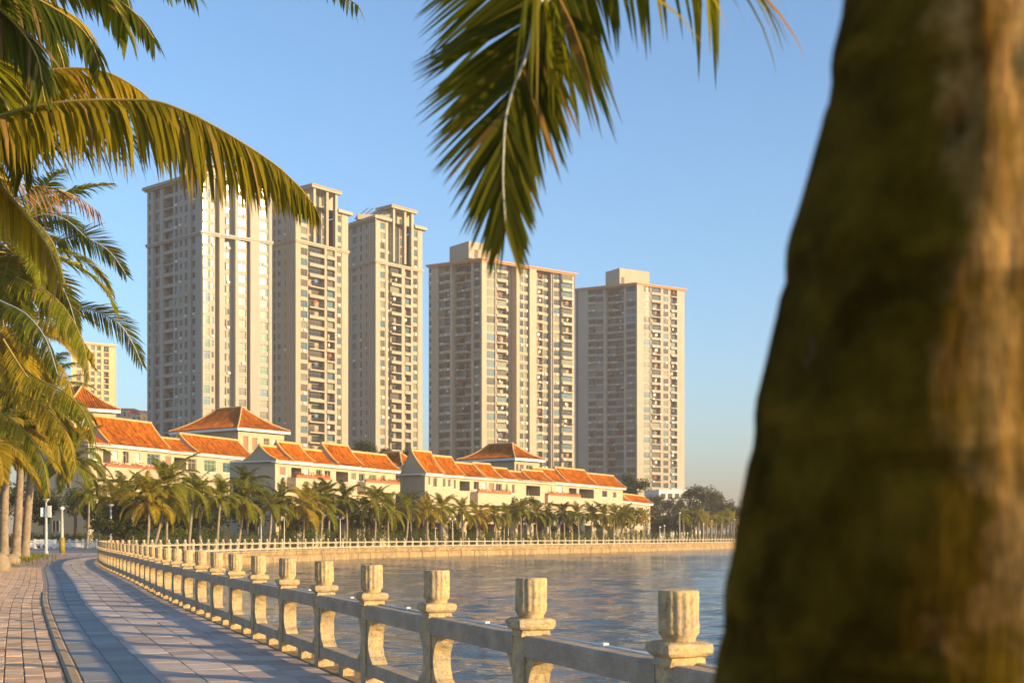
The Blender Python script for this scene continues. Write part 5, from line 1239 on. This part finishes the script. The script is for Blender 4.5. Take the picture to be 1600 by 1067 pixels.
hp2 = [topc, topc + V(.1, .8, .3), topc + V(.15, 1.5, .1)] + zline([(860, -170), (905, -120), (960, -105), (1020, -95), (1085, -80), (1120, -50)], 3.6, 4.0)
wf('frond', hp2, FH, fg, n=110, L=.62, wid=.026, segs=5, droop=1.6, side=(.1, 1, .2), rr=.013, t_start=.42, ang0=60, ang1=40, lift=0, q=random.Random(8), prof=lambda t: 1.15 - .8 * max(0, t - .5))
hp3 = [topc, topc + V(-.2, .7, .2)] + zline([(800, -300), (780, -120), (765, -30), (752, 30)], 3.8, 4.3)
for az, el in ((0, 40), (-60, 30), (-110, 25), (-150, 35), (35, 50), (180, 60)):
    mb = MB(); q = random.Random(az + 999); r_ = [Matrix.Rotation(R(az), 3, 'Z') @ p for p in arc_rach(3.2, el, 80)]
    frond_geo(mb, r_, 50, .6, .035, q=q, segs=3, rr=.02); mb.build('frond', FH, fg, topc - O)

# ------------------------------------------------------------------ lamps, posts, sign, rocks, grass
def lamp(px, z, ytop, label, head='funnel', group='pale lamp posts by the shore', r0=.10, s_t=None):
    base = cst(s_px(px, s_t), s_t) if s_t else at(px, z, Z=0); z = base.y
    base.x = (px - CX) / F * z; H = HC + (YH - ytop) / F * z
    root = empty('lamp_post', base); tag(root, label, 'lamp post', group)
    mb = MB(); mb.tube([(0, 0, -.02), (0, 0, .25), (0, 0, .3), (0, 0, H * .45), (0, 0, H - .3)], [r0 * 1.7, r0 * 1.6, r0 * 1.1, r0, r0 * .62], 12); mb.build('pole', M['lamp'], root)
    if head == 'funnel':
        mb = MB(); mb.tube([(0, 0, H - .32), (0, 0, H - .22), (0, 0, H - .10), (0, 0, H - .06), (0, 0, H)], [r0 * .7, r0 * 1.1, r0 * 1.9, r0 * 2.6, r0 * 2.5], 14); mb.build('lamp_head', M['lamp'], root)
    elif head == 'ball':
        mb = MB(); mb.tube([(0, 0, H - .34), (0, 0, H - .27), (0, 0, H - .13), (0, 0, H - .03), (0, 0, H)], [.06, .15, .2, .12, .02], 12); mb.build('lamp_globe', M['lamp_glass'], root)
    else:
        mb = MB(); mb.box((-.45, -.04, H - .35), (.9, 0, 0), (0, .08, 0), (0, 0, .07)); mb.build('cross_arm', M['lamp'], root)
        for x in (-.36, .36): mb = MB(); mb.tube([(x, 0, H - .27), (x, 0, H - .2), (x, 0, H - .06), (x, 0, H)], [.05, .15, .15, .04], 10); mb.build('lamp_globe', M['lamp_glass'], root)
    return root
lamp(42, 98, 768, 'funnel-topped lamp post beside the three palm trunks', r0=.15)
l3 = lamp(97, 110, 791, 'white lamp post with an olive band round its foot', 'ball', r0=.13)
mb = MB(); mb.tube([(0, 0, .02), (0, 0, 1.35)], [.24, .22], 14); mb.build('olive_band', M['olive'], l3)
lamp(173, 124, 788, 'plain white post just beyond the corner of the balustrade', 'funnel', r0=.12)
lamp(207, 118, 794, 'round-headed white lamp near the golden palm', 'ball', r0=.12)
lamp(408, 0, 806, 'thin white lamp under the plain end wall', 'ball', r0=.07, s_t=4)
lamp(444, 0, 800, 'thin white lamp between the full palm and its neighbour', 'ball', r0=.07, s_t=5)
lamp(531.5, 0, 806, 'double-headed white lamp in front of the dark hollow', 'double', r0=.09, s_t=3)
lamp(680, 0, 824, 'short white bollard lamp below the chain of roofs', 'funnel', r0=.10, s_t=3)
lamp(707, 0, 809, 'white lamp with two arms below the chain of roofs', 'double', r0=.10, s_t=3)
lamp(794, 0, 785, 'white-topped tall lamp beside the tallest shrub tree', 'ball', r0=.08, s_t=9)
for x, yt, lab in ((1031, 822, 'short lamp where the dusty wood begins'), (1038, 820, 'second short lamp where the haze-grey wood begins'), (1062, 800, 'tall lamp before the pale-trunked palm'), (1099, 817, 'post between the white trunk and the short palm'), (1112, 812, 'brown-shaded lamp beyond the white-trunked palm'), (1148, 810, 'tall lamp beside the tall white trunk'), (1156, 828, 'lowest lamp beside the big trunk')):
    lamp(x, 0, yt, lab, 'ball', r0=.09, s_t=4.5)
sg = lamp(72, 102, 779, 'white pole carrying the pale blue sign boards', 'funnel', r0=.11); sg.name = 'sign_pole'; sg['category'] = 'sign pole'; del sg['group']
Zb = HC - (807 - YH) / F * 102
mb = MB(); mb.box((-.42, -.05, Zb), (.3, .15, 0), (-.03, .06, 0), (0, 0, .72)); mb.build('sign_board', M['sign_blue'], sg)
mb = MB(); mb.box((.14, -.12, Zb - .05), (.30, -.05, 0), (.02, .06, 0), (0, 0, .92)); mb.build('sign_board', M['white'], sg)
mb = MB(); mb.box((-.42, -.03, Zb + .15), (.9, 0, 0), (0, .05, 0), (0, 0, .05)); mb.build('bracket', M['lamp'], sg)
# red notice and small pink box by the trunks
mb = MB(); mb.box((0, 0, 0), (.16, 0, 0), (0, .08, 0), (0, 0, 1.0)); tag(mb.build('notice_board', M['cloth_r'], loc=at(35, 99, py=812)), 'narrow pinkish notice hanging beside the funnel-topped lamp', 'notice')
# fence of white and lilac at the trunks
def rock(px, z, sx, sy, sz, label, seed):
    q = random.Random(seed); mb = MB(); nr, nk = 9, 16
    for i in range(nr + 1):
        th = math.pi * i / nr
        for k in range(nk):
            a = 2 * math.pi * k / nk; v_ = V(math.sin(th) * math.cos(a), math.sin(th) * math.sin(a), math.cos(th)); f = 1 + .16 * mnoise.noise(v_ * 1.7 + V(seed, 0, 0)) + .05 * mnoise.noise(v_ * 5)
            mb.v.append((v_.x * sx * f, v_.y * sy * f, v_.z * sz * f + sz * .55))
    for i in range(nr):
        for k in range(nk): j = (k + 1) % nk; mb.face((i * nk + k, (i + 1) * nk + k, (i + 1) * nk + j, i * nk + j), 0, .5, True)
    tag(mb.build('boulder', M['rock'], loc=at(px, z, Z=0)), label, 'boulder')
rock(17, 66, .50, .4, .36, 'rounded tan boulder on the grass edge of the brick pavement', 3)
rock(22, 71, .28, .25, .32, 'small pale stone behind the rounded boulder', 5)
rock(2, 54, .36, .35, .52, 'pale upright boulder cut by the picture edge', 9)
mb = MB(); q = random.Random(2)
for k in range(5200):
    s = q.random(); p = at(-40, 60, Z=0).lerp(at(44, 98, Z=0), s) + V(q.gauss(0, 1.1) - .8 + s * .6, q.gauss(0, 1.2), 0); h = q.uniform(.08, .32); a = q.uniform(0, 6.28); w_ = V(math.cos(a), math.sin(a), 0) * .03; tip = V(q.gauss(0, .08), q.gauss(0, .08), h)
    mb.poly([p - w_, p + w_, p + tip], 0, q.random())
tag(mb.build('grass', M['grass']), kind='stuff')
mb = MB(); P_ = [at(-200, 52, Z=.0), at(-10, 56, Z=.0), at(10, 68, Z=.0), at(24, 82, Z=.0), at(44, 97, Z=.0), at(-20, 110, Z=.0), at(-300, 110, Z=0)]
mb.poly([p + V(0, 0, .004) for p in P_]); tag(mb.build('verge_ground', M['earth'], fix=True), kind='structure')

mb = MB(); q = random.Random(12)
for k in range(150):
    s_ = S1 + 5 + q.random() ** 1.4 * 60; t_ = q.choice([q.uniform(.1, 2.6), q.uniform(2.5, 3.2), q.uniform(2.8, 7)]); p = cst(s_, t_, .012); an = q.uniform(0, 6.28); u_ = V(math.cos(an), math.sin(an), q.uniform(.0, .25)) * q.uniform(.03, .07); w_ = V(-math.sin(an), math.cos(an), .1) * .016
    mb.poly([p - u_, p + w_, p + u_, p - w_], 0, q.random())
tag(mb.build('fallen_leaves', M['leaf_dry']), kind='stuff')
# ------------------------------------------------------------------ evening haze
mb = MB(); mb.box((-2500, -700, WZ - 1), (5200, 0, 0), (0, 5000, 0), (0, 0, 112 - WZ))
hm = bpy.data.materials.new('evening_air'); hm.use_nodes = True; n_ = hm.node_tree.nodes; n_.remove(n_['Principled BSDF'])
pv = n_.new('ShaderNodeVolumePrincipled'); pv.inputs['Color'].default_value = (.62, .56, .54, 1); pv.inputs['Density'].default_value = .00044; pv.inputs['Anisotropy'].default_value = 0.0
hm.node_tree.links.new(pv.outputs[0], n_['Material Output'].inputs['Volume'])
tag(mb.build('haze', hm), kind='stuff')
